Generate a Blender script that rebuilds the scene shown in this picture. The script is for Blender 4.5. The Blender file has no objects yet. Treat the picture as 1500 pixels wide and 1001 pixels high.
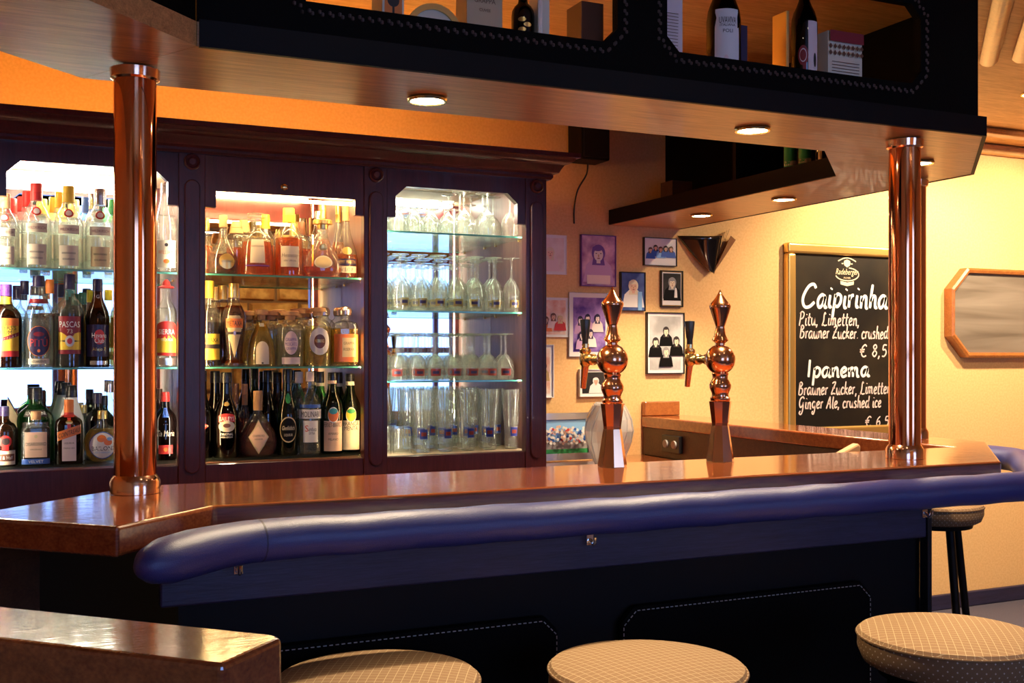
import bpy, bmesh, math, random
from mathutils import Vector, Matrix
random.seed(7)
PI = math.pi
SC = bpy.context.scene
COL = SC.collection

# ------------------------------------------------------------------ camera, world, exposure
F_PX, HOR, EYE, TH = 1600.0, 519.0, 1.44, math.radians(24.6)
ST, CT = math.sin(TH), math.cos(TH)
cam_d = bpy.data.cameras.new('camera')
cam_d.sensor_width = 36.0
cam_d.lens = 36.0 * F_PX / 1500.0
cam_d.shift_y = (HOR - 500.5) / 1500.0
cam_d.clip_start = 0.05
cam = bpy.data.objects.new('camera', cam_d)
COL.objects.link(cam)
cam.location = (0, 0, EYE)
cam.rotation_euler = (PI / 2, 0, -TH)
SC.camera = cam
w = bpy.data.worlds.new('world'); SC.world = w; w.use_nodes = True
w.node_tree.nodes['Background'].inputs[0].default_value = (0.5, 0.6, 1.0, 1)
w.node_tree.nodes['Background'].inputs[1].default_value = 0.05
SC.view_settings.view_transform = 'Standard'
SC.view_settings.look = 'None'
SC.view_settings.gamma = 1.0
SC.view_settings.use_curve_mapping = False
SC.view_settings.exposure = 0.6
SC.cycles.max_bounces = 14
SC.cycles.diffuse_bounces = 3
SC.cycles.glossy_bounces = 5
SC.cycles.transmission_bounces = 8
SC.cycles.transparent_max_bounces = 40
SC.cycles.sample_clamp_indirect = 6.0
SC.cycles.caustics_reflective = False
SC.cycles.caustics_refractive = False

WINDOW_STRENGTH = 4.0
SPOT_E = 60.0
ROOM_E = 170.0
LED = 50.0
LEDV = 75.0

# size helpers: the photograph's pixels turned into metres at a known depth
def dep(px, Y): return Y / (CT - (px - 750) / F_PX * ST)
def xat(px, Y): return dep(px, Y) * (ST + (px - 750) / F_PX * CT)
def zat(px, py, Y): return EYE + (HOR - py) * dep(px, Y) / F_PX

# ------------------------------------------------------------------ materials
MATS = {}
def nmat(name):
    m = bpy.data.materials.new(name); m.use_nodes = True
    nt = m.node_tree
    return m, nt, nt.nodes['Principled BSDF'], nt.nodes['Material Output']
def pm(name, col, rough=0.5, metal=0.0, spec=0.5, coat=0.0, emit=None, es=0.0, bump=0.0, bscale=60, sheen=0):
    m, nt, b, o = nmat(name)
    b.inputs['Base Color'].default_value = (*col, 1)
    b.inputs['Roughness'].default_value = rough
    b.inputs['Metallic'].default_value = metal
    b.inputs['Specular IOR Level'].default_value = spec
    b.inputs['Coat Weight'].default_value = coat
    b.inputs['Coat Roughness'].default_value = 0.08
    if sheen: b.inputs['Sheen Weight'].default_value = sheen
    if emit:
        b.inputs['Emission Color'].default_value = (*emit, 1); b.inputs['Emission Strength'].default_value = es
    if bump:
        tc = nt.nodes.new('ShaderNodeTexCoord'); n = nt.nodes.new('ShaderNodeTexNoise'); bp = nt.nodes.new('ShaderNodeBump')
        n.inputs['Scale'].default_value = bscale; n.inputs['Detail'].default_value = 4
        bp.inputs['Strength'].default_value = bump; bp.inputs['Distance'].default_value = 0.01
        nt.links.new(tc.outputs['Object'], n.inputs['Vector']); nt.links.new(n.outputs['Fac'], bp.inputs['Height'])
        nt.links.new(bp.outputs['Normal'], b.inputs['Normal'])
    MATS[name] = m
    return m
def wood(name, c1, c2, rough=0.3, scale=(1, 14, 14), coat=0.0, bump=0.05, dist=3.0, spec=0.5, wave=0.0):
    m, nt, b, o = nmat(name)
    tc = nt.nodes.new('ShaderNodeTexCoord'); mp = nt.nodes.new('ShaderNodeMapping')
    mp.inputs['Scale'].default_value = scale
    n = nt.nodes.new('ShaderNodeTexNoise'); n.inputs['Scale'].default_value = 3.0; n.inputs['Detail'].default_value = 8
    n.inputs['Distortion'].default_value = dist * 0.2
    n2 = nt.nodes.new('ShaderNodeTexNoise'); n2.inputs['Scale'].default_value = 14.0; n2.inputs['Detail'].default_value = 6
    mx = nt.nodes.new('ShaderNodeMath'); mx.operation = 'ADD'
    mh = nt.nodes.new('ShaderNodeMath'); mh.operation = 'MULTIPLY'; mh.inputs[1].default_value = 0.5
    r = nt.nodes.new('ShaderNodeValToRGB')
    r.color_ramp.elements[0].position = 0.35; r.color_ramp.elements[1].position = 0.68
    r.color_ramp.elements[0].color = (*c1, 1); r.color_ramp.elements[1].color = (*c2, 1)
    L = nt.links.new
    L(tc.outputs['Object'], mp.inputs['Vector']); L(mp.outputs['Vector'], n.inputs['Vector']); L(mp.outputs['Vector'], n2.inputs['Vector'])
    L(n.outputs['Fac'], mx.inputs[0]); L(n2.outputs['Fac'], mx.inputs[1]); L(mx.outputs[0], mh.inputs[0])
    L(mh.outputs[0], r.inputs['Fac']); L(r.outputs['Color'], b.inputs['Base Color'])
    b.inputs['Roughness'].default_value = rough; b.inputs['Coat Weight'].default_value = coat
    b.inputs['Coat Roughness'].default_value = 0.04; b.inputs['Coat IOR'].default_value = 1.8; b.inputs['Specular IOR Level'].default_value = spec
    bp = nt.nodes.new('ShaderNodeBump'); bp.inputs['Strength'].default_value = bump; bp.inputs['Distance'].default_value = 0.004
    L(mh.outputs[0], bp.inputs['Height']); L(bp.outputs['Normal'], b.inputs['Normal'])
    if wave:
        n3 = nt.nodes.new('ShaderNodeTexNoise'); n3.inputs['Scale'].default_value = 26.0; n3.inputs['Detail'].default_value = 2
        b2 = nt.nodes.new('ShaderNodeBump'); b2.inputs['Strength'].default_value = wave; b2.inputs['Distance'].default_value = 0.004
        L(tc.outputs['Object'], n3.inputs['Vector']); L(n3.outputs['Fac'], b2.inputs['Height'])
        L(bp.outputs['Normal'], b2.inputs['Normal']); L(b2.outputs['Normal'], b.inputs['Normal']); L(b2.outputs['Normal'], b.inputs['Coat Normal'])
    MATS[name] = m
    return m
def glass(name, tint, gloss=0.35, diff=0.0, dcol=None, rough=0.02, edge=0.35):
    """see-through glass wall: tinted transmission, mirror-like sheen that grows at grazing angles, a little scattering"""
    m, nt, b, o = nmat(name)
    nt.nodes.remove(b)
    L = nt.links.new
    tr = nt.nodes.new('ShaderNodeBsdfTransparent'); tr.inputs[0].default_value = (*tint, 1)
    tr2 = nt.nodes.new('ShaderNodeBsdfTransparent'); tr2.inputs[0].default_value = (*[c * edge for c in tint], 1)
    gl = nt.nodes.new('ShaderNodeBsdfGlossy'); gl.inputs['Roughness'].default_value = rough
    lw = nt.nodes.new('ShaderNodeLayerWeight'); lw.inputs['Blend'].default_value = 0.5
    pw = nt.nodes.new('ShaderNodeMath'); pw.operation = 'POWER'; pw.inputs[1].default_value = 3.0
    ml = nt.nodes.new('ShaderNodeMath'); ml.operation = 'MULTIPLY_ADD'; ml.inputs[1].default_value = gloss; ml.inputs[2].default_value = 0.05
    m0 = nt.nodes.new('ShaderNodeMixShader'); m1 = nt.nodes.new('ShaderNodeMixShader')
    L(lw.outputs['Facing'], pw.inputs[0]); L(pw.outputs[0], ml.inputs[0]); L(pw.outputs[0], m0.inputs[0])
    L(tr.outputs[0], m0.inputs[1]); L(tr2.outputs[0], m0.inputs[2])
    last = m0
    if diff:
        df = nt.nodes.new('ShaderNodeBsdfDiffuse'); df.inputs[0].default_value = (*(dcol or tint), 1)
        tl = nt.nodes.new('ShaderNodeBsdfTranslucent'); tl.inputs[0].default_value = (*(dcol or tint), 1)
        md = nt.nodes.new('ShaderNodeMixShader'); md.inputs[0].default_value = 0.5
        L(df.outputs[0], md.inputs[1]); L(tl.outputs[0], md.inputs[2])
        m2 = nt.nodes.new('ShaderNodeMixShader'); m2.inputs[0].default_value = diff
        L(m0.outputs[0], m2.inputs[1]); L(md.outputs[0], m2.inputs[2]); last = m2
    L(ml.outputs[0], m1.inputs[0]); L(last.outputs[0], m1.inputs[1]); L(gl.outputs[0], m1.inputs[2])
    L(m1.outputs[0], o.inputs['Surface'])
    MATS[name] = m
    return m
def emis(name, col, s):
    m, nt, b, o = nmat(name)
    nt.nodes.remove(b)
    e = nt.nodes.new('ShaderNodeEmission'); e.inputs[0].default_value = (*col, 1); e.inputs[1].default_value = s
    nt.links.new(e.outputs[0], o.inputs['Surface']); MATS[name] = m
    return m
def noise_mix(name, c1, c2, scale, rough=0.8, lo=0.4, hi=0.6, stretch=(1, 1, 1), bump=0.0, detail=6, dist=0.0, bdist=0.01, spec=0.3):
    m, nt, b, o = nmat(name)
    L = nt.links.new
    tc = nt.nodes.new('ShaderNodeTexCoord'); mp = nt.nodes.new('ShaderNodeMapping'); mp.inputs['Scale'].default_value = stretch
    n = nt.nodes.new('ShaderNodeTexNoise'); n.inputs['Scale'].default_value = scale; n.inputs['Detail'].default_value = detail
    n.inputs['Distortion'].default_value = dist
    r = nt.nodes.new('ShaderNodeValToRGB')
    r.color_ramp.elements[0].position = lo; r.color_ramp.elements[1].position = hi
    r.color_ramp.elements[0].color = (*c1, 1); r.color_ramp.elements[1].color = (*c2, 1)
    L(tc.outputs['Object'], mp.inputs['Vector']); L(mp.outputs['Vector'], n.inputs['Vector']); L(n.outputs['Fac'], r.inputs['Fac'])
    L(r.outputs['Color'], b.inputs['Base Color']); b.inputs['Roughness'].default_value = rough
    b.inputs['Specular IOR Level'].default_value = spec
    if bump:
        bp = nt.nodes.new('ShaderNodeBump'); bp.inputs['Strength'].default_value = bump; bp.inputs['Distance'].default_value = bdist
        L(n.outputs['Fac'], bp.inputs['Height']); L(bp.outputs['Normal'], b.inputs['Normal'])
    MATS[name] = m
    return m

noise_mix('plaster', (0.82, 0.49, 0.20), (0.88, 0.55, 0.24), 90, 0.85, bump=0.12, bdist=0.003)
noise_mix('carpet', (0.05, 0.045, 0.07), (0.13, 0.12, 0.17), 260, 0.95, bump=0.3)
noise_mix('stone', (0.50, 0.20, 0.04), (0.82, 0.42, 0.10), 9, 0.9, bump=0.8, bdist=0.03)
pm('mortar', (0.22, 0.11, 0.04), 0.95)
wood('bar_wood', (0.18, 0.034, 0.010), (0.36, 0.095, 0.025), 0.20, (1.2, 16, 16), coat=0.9, bump=0.08, wave=0.05)
wood('soffit_wood', (0.36, 0.16, 0.05), (0.72, 0.36, 0.13), 0.30, (1.2, 22, 22), coat=0.1, bump=0.15)
wood('ceiling_wood', (0.52, 0.26, 0.08), (0.80, 0.48, 0.18), 0.5, (1.5, 14, 14), bump=0.1)
wood('cabinet_wood', (0.060, 0.010, 0.010), (0.11, 0.020, 0.020), 0.30, (12, 12, 1.2), coat=0.15, bump=0.05)
wood('inner_wood', (0.16, 0.065, 0.05), (0.26, 0.11, 0.08), 0.4, (12, 12, 1.2), bump=0.05)
wood('panel_wood', (0.014, 0.012, 0.036), (0.030, 0.026, 0.075), 0.45, (1.5, 20, 20), bump=0.2)  # dark brown wood with the blue of the window light put into its colour
wood('dark_board', (0.05, 0.022, 0.012), (0.10, 0.05, 0.025), 0.45, (1.5, 16, 16), bump=0.15)
wood('frame_wood', (0.30, 0.09, 0.02), (0.48, 0.17, 0.04), 0.3, (10, 10, 10), coat=0.3)
pm('black_leather', (0.0022, 0.0018, 0.0016), 0.6, spec=0.06, bump=0.2, bscale=200)
pm('black_paint', (0.004, 0.003, 0.003), 0.5, spec=0.15)
pm('stitch', (0.45, 0.42, 0.40), 0.7)
pm('braid', (0.05, 0.03, 0.03), 0.5)
pm('blue_leather', (0.022, 0.032, 0.19), 0.44, spec=1.0, bump=0.14, bscale=420)
pm('leather_seam', (0.03, 0.03, 0.09), 0.5)
pm('copper', (0.92, 0.38, 0.18), 0.07, 1.0)
pm('copper_light', (0.98, 0.56, 0.34), 0.14, 1.0)
pm('tap_copper', (0.90, 0.44, 0.22), 0.16, 1.0)
pm('brass', (0.93, 0.66, 0.26), 0.2, 1.0)
pm('chrome', (0.8, 0.8, 0.82), 0.15, 1.0)
pm('silver_frame', (0.62, 0.56, 0.56), 0.32, 1.0)
pm('black_plastic', (0.012, 0.012, 0.014), 0.3)
pm('gloss_black', (0.010, 0.008, 0.008), 0.08, coat=0.6)
pm('mirror', (0.86, 0.88, 0.90), 0.015, 1.0)
pm('cream_board', (0.72, 0.55, 0.36), 0.5)
pm('gold_frame', (0.90, 0.58, 0.18), 0.28, 0.85)
noise_mix('chalkboard', (0.010, 0.009, 0.008), (0.05, 0.035, 0.018), 2.2, 0.30, 0.45, 0.8, spec=0.5)
noise_mix('slate', (0.13, 0.10, 0.075), (0.30, 0.25, 0.20), 1.6, 0.5, 0.3, 0.75, stretch=(.5, 1, 7), dist=.6, detail=3)
pm('chalk_white', (0.92, 0.90, 0.86), 0.9)
pm('chalk_pink', (0.88, 0.66, 0.60), 0.9)
pm('chalk_cream', (0.90, 0.76, 0.50), 0.9)
pm('white', (0.85, 0.83, 0.80), 0.6)
pm('paper', (0.80, 0.70, 0.52), 0.6)
pm('paper_gold', (0.72, 0.56, 0.30), 0.5)
pm('paper_peach', (0.88, 0.60, 0.42), 0.6)
pm('paper_pink', (0.86, 0.70, 0.68), 0.6)
pm('red', (0.62, 0.035, 0.03), 0.4)
pm('dark_red', (0.28, 0.02, 0.03), 0.4)
pm('orange', (0.85, 0.22, 0.04), 0.4)
pm('yellow', (0.88, 0.58, 0.05), 0.4)
pm('gold', (0.86, 0.60, 0.20), 0.28, 0.8)
pm('blue', (0.04, 0.12, 0.48), 0.4)
pm('sky_blue', (0.25, 0.50, 0.85), 0.5)
pm('teal', (0.05, 0.36, 0.38), 0.4)
pm('green', (0.03, 0.30, 0.08), 0.4)
pm('dark_green', (0.015, 0.09, 0.06), 0.35)
pm('ink', (0.03, 0.02, 0.02), 0.6)
pm('brown', (0.16, 0.06, 0.03), 0.4)
pm('cork', (0.55, 0.30, 0.14), 0.7)
pm('grey', (0.30, 0.29, 0.29), 0.5)
pm('silver', (0.75, 0.75, 0.76), 0.25, 0.9)
pm('purple', (0.16, 0.05, 0.32), 0.5)
pm('lilac', (0.62, 0.36, 0.62), 0.5)
pm('skin', (0.78, 0.48, 0.34), 0.6)
pm('violet_black', (0.03, 0.02, 0.07), 0.35)
# bottle glass
glass('glass_clear', (0.97, 0.99, 0.97), 0.5, 0.05, (0.9, 0.95, 0.9), edge=0.35)
glass('glass_stem', (0.97, 0.99, 0.96), 0.9, 0.12, (0.95, 1.0, 0.92), edge=0.35)
glass('glass_shelf', (0.93, 0.985, 0.95), 0.4, 0.04, (0.7, 0.95, 0.85), edge=0.9)
pm('shelf_edge', (0.10, 0.45, 0.34), 0.1, emit=None)
glass('glass_green', (0.10, 0.42, 0.14), 0.45, 0.12, (0.05, 0.35, 0.10), edge=0.2)
glass('glass_deep_green', (0.02, 0.10, 0.06), 0.45, 0.06, (0.02, 0.12, 0.06), edge=0.2)
glass('glass_brown', (0.20, 0.06, 0.02), 0.45, 0.08, (0.22, 0.07, 0.02), edge=0.2)
glass('glass_black', (0.015, 0.012, 0.015), 0.45, 0.05, (0.02, 0.015, 0.02), edge=0.5)
glass('crystal', (0.95, 0.97, 0.98), 0.8, 0.12, (0.9, 0.92, 0.95), edge=0.4)
glass('vase_crystal', (0.95, 0.97, 0.98), 1.0, 0.42, (0.95, 0.96, 0.98), edge=0.3)
glass('liq_clear', (0.97, 0.985, 0.97), 0.05, 0.10, (0.92, 0.97, 0.88))
glass('liq_gold', (0.95, 0.78, 0.28), 0.05, 0.22, (0.90, 0.62, 0.14))
glass('liq_pale', (0.97, 0.90, 0.60), 0.05, 0.22, (0.92, 0.80, 0.42))
glass('liq_amber', (0.85, 0.33, 0.06), 0.05, 0.30, (0.80, 0.24, 0.04))
glass('liq_dark', (0.35, 0.09, 0.02), 0.05, 0.25, (0.28, 0.06, 0.015))
glass('liq_red', (0.60, 0.12, 0.04), 0.05, 0.25, (0.50, 0.09, 0.03))
glass('liq_black', (0.06, 0.02, 0.01), 0.05, 0.3, (0.04, 0.012, 0.006))
emis('lamp_warm', (1.0, 0.86, 0.62), 30.0)
emis('led_white', (1.0, 0.93, 0.72), LED)
emis('led_gold', (1.0, 0.70, 0.30), LED * .75)
emis('led_green', (0.95, 1.0, 0.78), LED)
emis('tube_orange', (1.0, 0.46, 0.10), 30.0)
emis('ledv_white', (1.0, 0.90, 0.66), LEDV)
emis('ledv_gold', (1.0, 0.70, 0.30), LEDV)
emis('daylight', (0.25, 0.44, 1.0), WINDOW_STRENGTH)

def fabric(name, base, line, k, dots=False):
    m, nt, b, o = nmat(name)
    L = nt.links.new
    tc = nt.nodes.new('ShaderNodeTexCoord'); sp = nt.nodes.new('ShaderNodeSeparateXYZ')
    L(tc.outputs['Object'], sp.inputs[0])
    def mt(op, a, bb=None):
        n = nt.nodes.new('ShaderNodeMath'); n.operation = op
        for i, v in enumerate((a, bb)):
            if v is None: continue
            if isinstance(v, (int, float)): n.inputs[i].default_value = v
            else: L(v, n.inputs[i])
        return n.outputs[0]
    if not dots:
        p = mt('MULTIPLY', sp.outputs['X'], k); q = mt('MULTIPLY', sp.outputs['Y'], k)
    else:
        at = mt('MULTIPLY', mt('ARCTAN2', sp.outputs['Y'], sp.outputs['X']), 0.2)
        p = mt('MULTIPLY', at, k); q = mt('MULTIPLY', sp.outputs['Z'], k)
    f1 = mt('ABSOLUTE', mt('SUBTRACT', mt('FRACT', mt('ADD', p, q)), 0.5))
    f2 = mt('ABSOLUTE', mt('SUBTRACT', mt('FRACT', mt('SUBTRACT', p, q)), 0.5))
    if dots: fac = mt('MULTIPLY', mt('LESS_THAN', f1, 0.11), mt('LESS_THAN', f2, 0.11))
    else: fac = mt('MULTIPLY', mt('MAXIMUM', mt('LESS_THAN', f1, 0.035), mt('LESS_THAN', f2, 0.035)), 0.75)
    mix = nt.nodes.new('ShaderNodeMix'); mix.data_type = 'RGBA'
    L(fac, mix.inputs[0]); mix.inputs[6].default_value = (*base, 1); mix.inputs[7].default_value = (*line, 1)
    L(mix.outputs[2], b.inputs['Base Color']); b.inputs['Roughness'].default_value = 0.8
    n = nt.nodes.new('ShaderNodeTexNoise'); n.inputs['Scale'].default_value = 500
    bp = nt.nodes.new('ShaderNodeBump'); bp.inputs['Strength'].default_value = 0.2; bp.inputs['Distance'].default_value = 0.002
    L(tc.outputs['Object'], n.inputs['Vector']); L(n.outputs['Fac'], bp.inputs['Height']); L(bp.outputs['Normal'], b.inputs['Normal'])
    MATS[name] = m
fabric('seat_fabric', (0.31, 0.18, 0.085), (0.66, 0.50, 0.28), 44)
fabric('seat_side', (0.22, 0.12, 0.05), (0.62, 0.50, 0.36), 52, True)

# ------------------------------------------------------------------ mesh helpers
def tomesh(bm, name, smooth=None):
    bmesh.ops.recalc_face_normals(bm, faces=bm.faces)
    me = bpy.data.meshes.new(name); bm.to_mesh(me); bm.free()
    if smooth is not None:
        for p in me.polygons: p.use_smooth = True
        me.set_sharp_from_angle(angle=math.radians(smooth))
    return me
def obj(name, bm, mat, parent=None, smooth=None, loc=None, bevel=0, seg=2):
    me = tomesh(bm, name, smooth) if isinstance(bm, bmesh.types.BMesh) else bm
    if mat is not None and not me.materials:
        for mm in ([mat] if isinstance(mat, str) else mat): me.materials.append(MATS[mm])
    o = bpy.data.objects.new(name, me); COL.objects.link(o)
    if parent: o.parent = parent
    if loc: o.location = loc
    if bevel:
        md = o.modifiers.new('bevel', 'BEVEL'); md.width = bevel; md.segments = seg; md.limit_method = 'ANGLE'
        md.harden_normals = False
    return o
def tag(o, label, cat=None, group=None, kind=None):
    if label: o['label'] = label
    if cat: o['category'] = cat
    if group: o['group'] = group
    if kind: o['kind'] = kind
    return o
def thing(name, label, cat, loc=(0, 0, 0), rz=0, group=None):
    o = bpy.data.objects.new(name, None); COL.objects.link(o); o.empty_display_size = 0.05
    o.location = loc; o.rotation_euler = (0, 0, rz)
    return tag(o, label, cat, group)
def struct(name, bm, mat, smooth=None, bevel=0):
    return tag(obj(name, bm, mat, None, smooth, None, bevel), None, None, None, 'structure')
def box(x0, x1, y0, y1, z0, z1, bm=None):
    bm = bm or bmesh.new()
    v = [bm.verts.new((x, y, z)) for x in (x0, x1) for y in (y0, y1) for z in (z0, z1)]
    for f in ((0, 1, 3, 2), (4, 6, 7, 5), (0, 4, 5, 1), (2, 3, 7, 6), (0, 2, 6, 4), (1, 5, 7, 3)):
        bm.faces.new([v[i] for i in f])
    return bm
def prism(pts, z0, z1, bm=None):
    bm = bm or bmesh.new()
    a = [bm.verts.new((p[0], p[1], z0)) for p in pts]; b = [bm.verts.new((p[0], p[1], z1)) for p in pts]
    n = len(pts)
    bm.faces.new(a[::-1]); bm.faces.new(b)
    for i in range(n): bm.faces.new((a[i], a[(i + 1) % n], b[(i + 1) % n], b[i]))
    return bm
def prism_xz(pts, y0, y1, bm=None):
    bm = bm or bmesh.new()
    a = [bm.verts.new((p[0], y0, p[1])) for p in pts]; b = [bm.verts.new((p[0], y1, p[1])) for p in pts]
    n = len(pts)
    bm.faces.new(a); bm.faces.new(b[::-1])
    for i in range(n): bm.faces.new((a[i], b[i], b[(i + 1) % n], a[(i + 1) % n]))
    return bm
def rot_bm(bm, ang, axis='Z', cent=(0, 0, 0)):
    bmesh.ops.rotate(bm, verts=bm.verts, cent=cent, matrix=Matrix.Rotation(ang, 3, axis)); return bm
def sgnpow(v, p): return math.copysign(abs(v) ** p, v)
def loft(prof, seg=24, e=2.0, sx=1.0, sy=1.0, bm=None, cap=True, cx=0, cy=0, ph=0.0):
    """prof: [(z, r)] -> closed surface with a (super)elliptic plan"""
    bm = bm or bmesh.new()
    rings = []
    for z, r in prof:
        if r < 1e-5:
            rings.append([bm.verts.new((cx, cy, z))]); continue
        rg = []
        for i in range(seg):
            t = 2 * PI * (i + 0.5) / seg + ph
            rg.append(bm.verts.new((cx + r * sx * sgnpow(math.cos(t), 2 / e), cy + r * sy * sgnpow(math.sin(t), 2 / e), z)))
        rings.append(rg)
    for a, b in zip(rings, rings[1:]):
        if len(a) == 1 and len(b) == 1: continue
        for i in range(seg):
            j = (i + 1) % seg
            if len(a) == 1: bm.faces.new((a[0], b[j], b[i]))
            elif len(b) == 1: bm.faces.new((a[i], a[j], b[0]))
            else: bm.faces.new((a[i], a[j], b[j], b[i]))
    if cap:
        if len(rings[0]) > 1: bm.faces.new(rings[0][::-1])
        if len(rings[-1]) > 1: bm.faces.new(rings[-1])
    return bm
def tube(path, rad, seg=10, bm=None, cap=True, rz=None):
    """round bar along points; rad is a number or a list"""
    bm = bm or bmesh.new()
    P = [Vector(p) for p in path]; n = len(P)
    rad = rad if isinstance(rad, (list, tuple)) else [rad] * n
    rings = []; up = Vector((0, 0, 1))
    for i in range(n):
        t = (P[min(i + 1, n - 1)] - P[max(i - 1, 0)]).normalized()
        s = t.cross(up)
        if s.length < 1e-3: s = t.cross(Vector((1, 0, 0)))
        s.normalize(); u = s.cross(t).normalized()
        k = rz or 1.0
        rings.append([bm.verts.new(P[i] + (s * math.cos(2 * PI * j / seg) + u * math.sin(2 * PI * j / seg) * k) * rad[i]) for j in range(seg)])
    for a, b in zip(rings, rings[1:]):
        for j in range(seg): bm.faces.new((a[j], a[(j + 1) % seg], b[(j + 1) % seg], b[j]))
    if cap: bm.faces.new(rings[0][::-1]); bm.faces.new(rings[-1])
    return bm
def rope(P, step=0.1):
    """points resampled along a polyline"""
    out = []
    for a, b in zip(P, P[1:]):
        a, b = Vector(a), Vector(b); n = max(1, round((b - a).length / step))
        out += [a.lerp(b, i / n) for i in range(n)]
    return out + [Vector(P[-1])]
def catmull(P, n=6):
    out = []
    for i in range(len(P) - 1):
        p0, p1, p2, p3 = P[max(i - 1, 0)], P[i], P[i + 1], P[min(i + 2, len(P) - 1)]
        for k in range(n):
            t = k / n
            out.append(tuple(0.5 * ((2 * b) + (c - a) * t + (2 * a - 5 * b + 4 * c - d) * t * t + (-a + 3 * b - 3 * c + d) * t ** 3) for a, b, c, d in zip(p0, p1, p2, p3)))
    out.append(tuple(P[-1]))
    return out
_txt = {}
def text2d(s, shear=0.0):
    """(vertices, faces) of a line of text, 1 high, centred in x, baseline at 0"""
    key = (s, shear)
    if key not in _txt:
        c = bpy.data.curves.new('t', 'FONT'); c.body = s; c.align_x = 'CENTER'; c.size = 1.0; c.resolution_u = 2; c.shear = shear
        o = bpy.data.objects.new('t', c)
        me = o.to_mesh()
        V = [(v.co.x, v.co.y) for v in me.vertices]; Fc = [tuple(p.vertices) for p in me.polygons]
        o.to_mesh_clear(); bpy.data.objects.remove(o); bpy.data.curves.remove(c)
        _txt[key] = (V, Fc)
    return _txt[key]
def text_fit(s, h, maxw=None, shear=0.0):
    V, Fc = text2d(s, shear)
    if not V: return V, Fc
    x0 = min(v[0] for v in V); x1 = max(v[0] for v in V)
    k = h / 0.72; kx = k
    if maxw and (x1 - x0) * k > maxw: kx = maxw / (x1 - x0)
    mid = (x0 + x1) / 2
    return [((v[0] - mid) * kx, v[1] * k) for v in V], Fc
def mesh_vf(V, Fc, name='mesh'):
    me = bpy.data.meshes.new(name); me.from_pydata(V, [], Fc); me.update(); return me
def copy_tree(o, loc, label=None, group=None, rz=None):
    c = o.copy(); COL.objects.link(c); c.location = loc
    if rz is not None: c.rotation_euler = (0, 0, rz)
    if label: c['label'] = label
    if group: c['group'] = group
    for ch in list(o.children):
        k = ch.copy(); COL.objects.link(k); k.parent = c
        for g in list(ch.children):
            q = g.copy(); COL.objects.link(q); q.parent = k
    return c
ORD = ['first', 'second', 'third', 'fourth', 'fifth', 'sixth', 'seventh', 'eighth', 'ninth', 'tenth', 'eleventh', 'twelfth']

# ------------------------------------------------------------------ room
YW, YO, XL, XR, ZC = 4.60, -2.40, -1.35, 6.2, 2.65
struct('floor', box(XL, XR, YO, YW, -0.05, 0), 'carpet')
struct('ceiling', box(XL, XR, YO, YW, ZC, ZC + 0.05), 'ceiling_wood')
struct('wall_back', box(XL, XR, YW, YW + 0.08, 0, ZC), 'plaster')
struct('wall_right', box(XR, XR + 0.08, YO, YW, 0, ZC), 'plaster')
struct('wall_left', box(XL - 0.08, XL, YO, YW, 0, ZC), 'plaster')
struct('wall_front', box(XL, XR, YO - 0.08, YO, 0, ZC), 'plaster')
struct('baseboard_back', box(3.1, XR, YW - 0.025, YW, 0, 0.085), 'panel_wood', bevel=0.006)
# ceiling mouldings: two fluted strips running at 45 degrees, and the coffer rail near the back wall
for k, off in enumerate((0.0, 0.085)):
    bm = bmesh.new()
    c0, c1 = (2.35 + off, 1.97 - off), (3.62 + off * 0.9, 3.24 - off * 1.1)
    dv = Vector((1, 1, 0)).normalized(); nv = Vector((1, -1, 0)).normalized()
    L_ = (Vector((*c1, 0)) - Vector((*c0, 0))).length
    pr = [(-0.035, 0), (-0.035, -0.02), (-0.02, -0.034), (0, -0.04), (0.02, -0.034), (0.035, -0.02), (0.035, 0)]
    r0 = [bm.verts.new(Vector((*c0, ZC + z)) + nv * s) for s, z in pr]; r1 = [bm.verts.new(Vector((*c1, ZC + z)) + nv * s) for s, z in pr]
    for i in range(len(pr) - 1): bm.faces.new((r0[i], r0[i + 1], r1[i + 1], r1[i]))
    bm.faces.new(r0); bm.faces.new(r1[::-1])
    struct('trim_%d' % (k + 1), bm, 'frame_wood', 40)
struct('trim_3', prism([(4.25, 4.42), (4.45, 4.22), (XR - 0.02, 4.22), (XR - 0.02, 4.30), (4.48, 4.30), (4.36, 4.42)], ZC - 0.035, ZC - 0.001), 'frame_wood', bevel=0.01)
struct('trim_4', prism_xz([(1.95, ZC - 0.001), (1.95, ZC - 0.06), (XR - 0.01, ZC - 0.06), (XR - 0.01, ZC - 0.001)], YW - 0.05, YW - 0.001), 'ceiling_wood', bevel=0.012)

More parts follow.
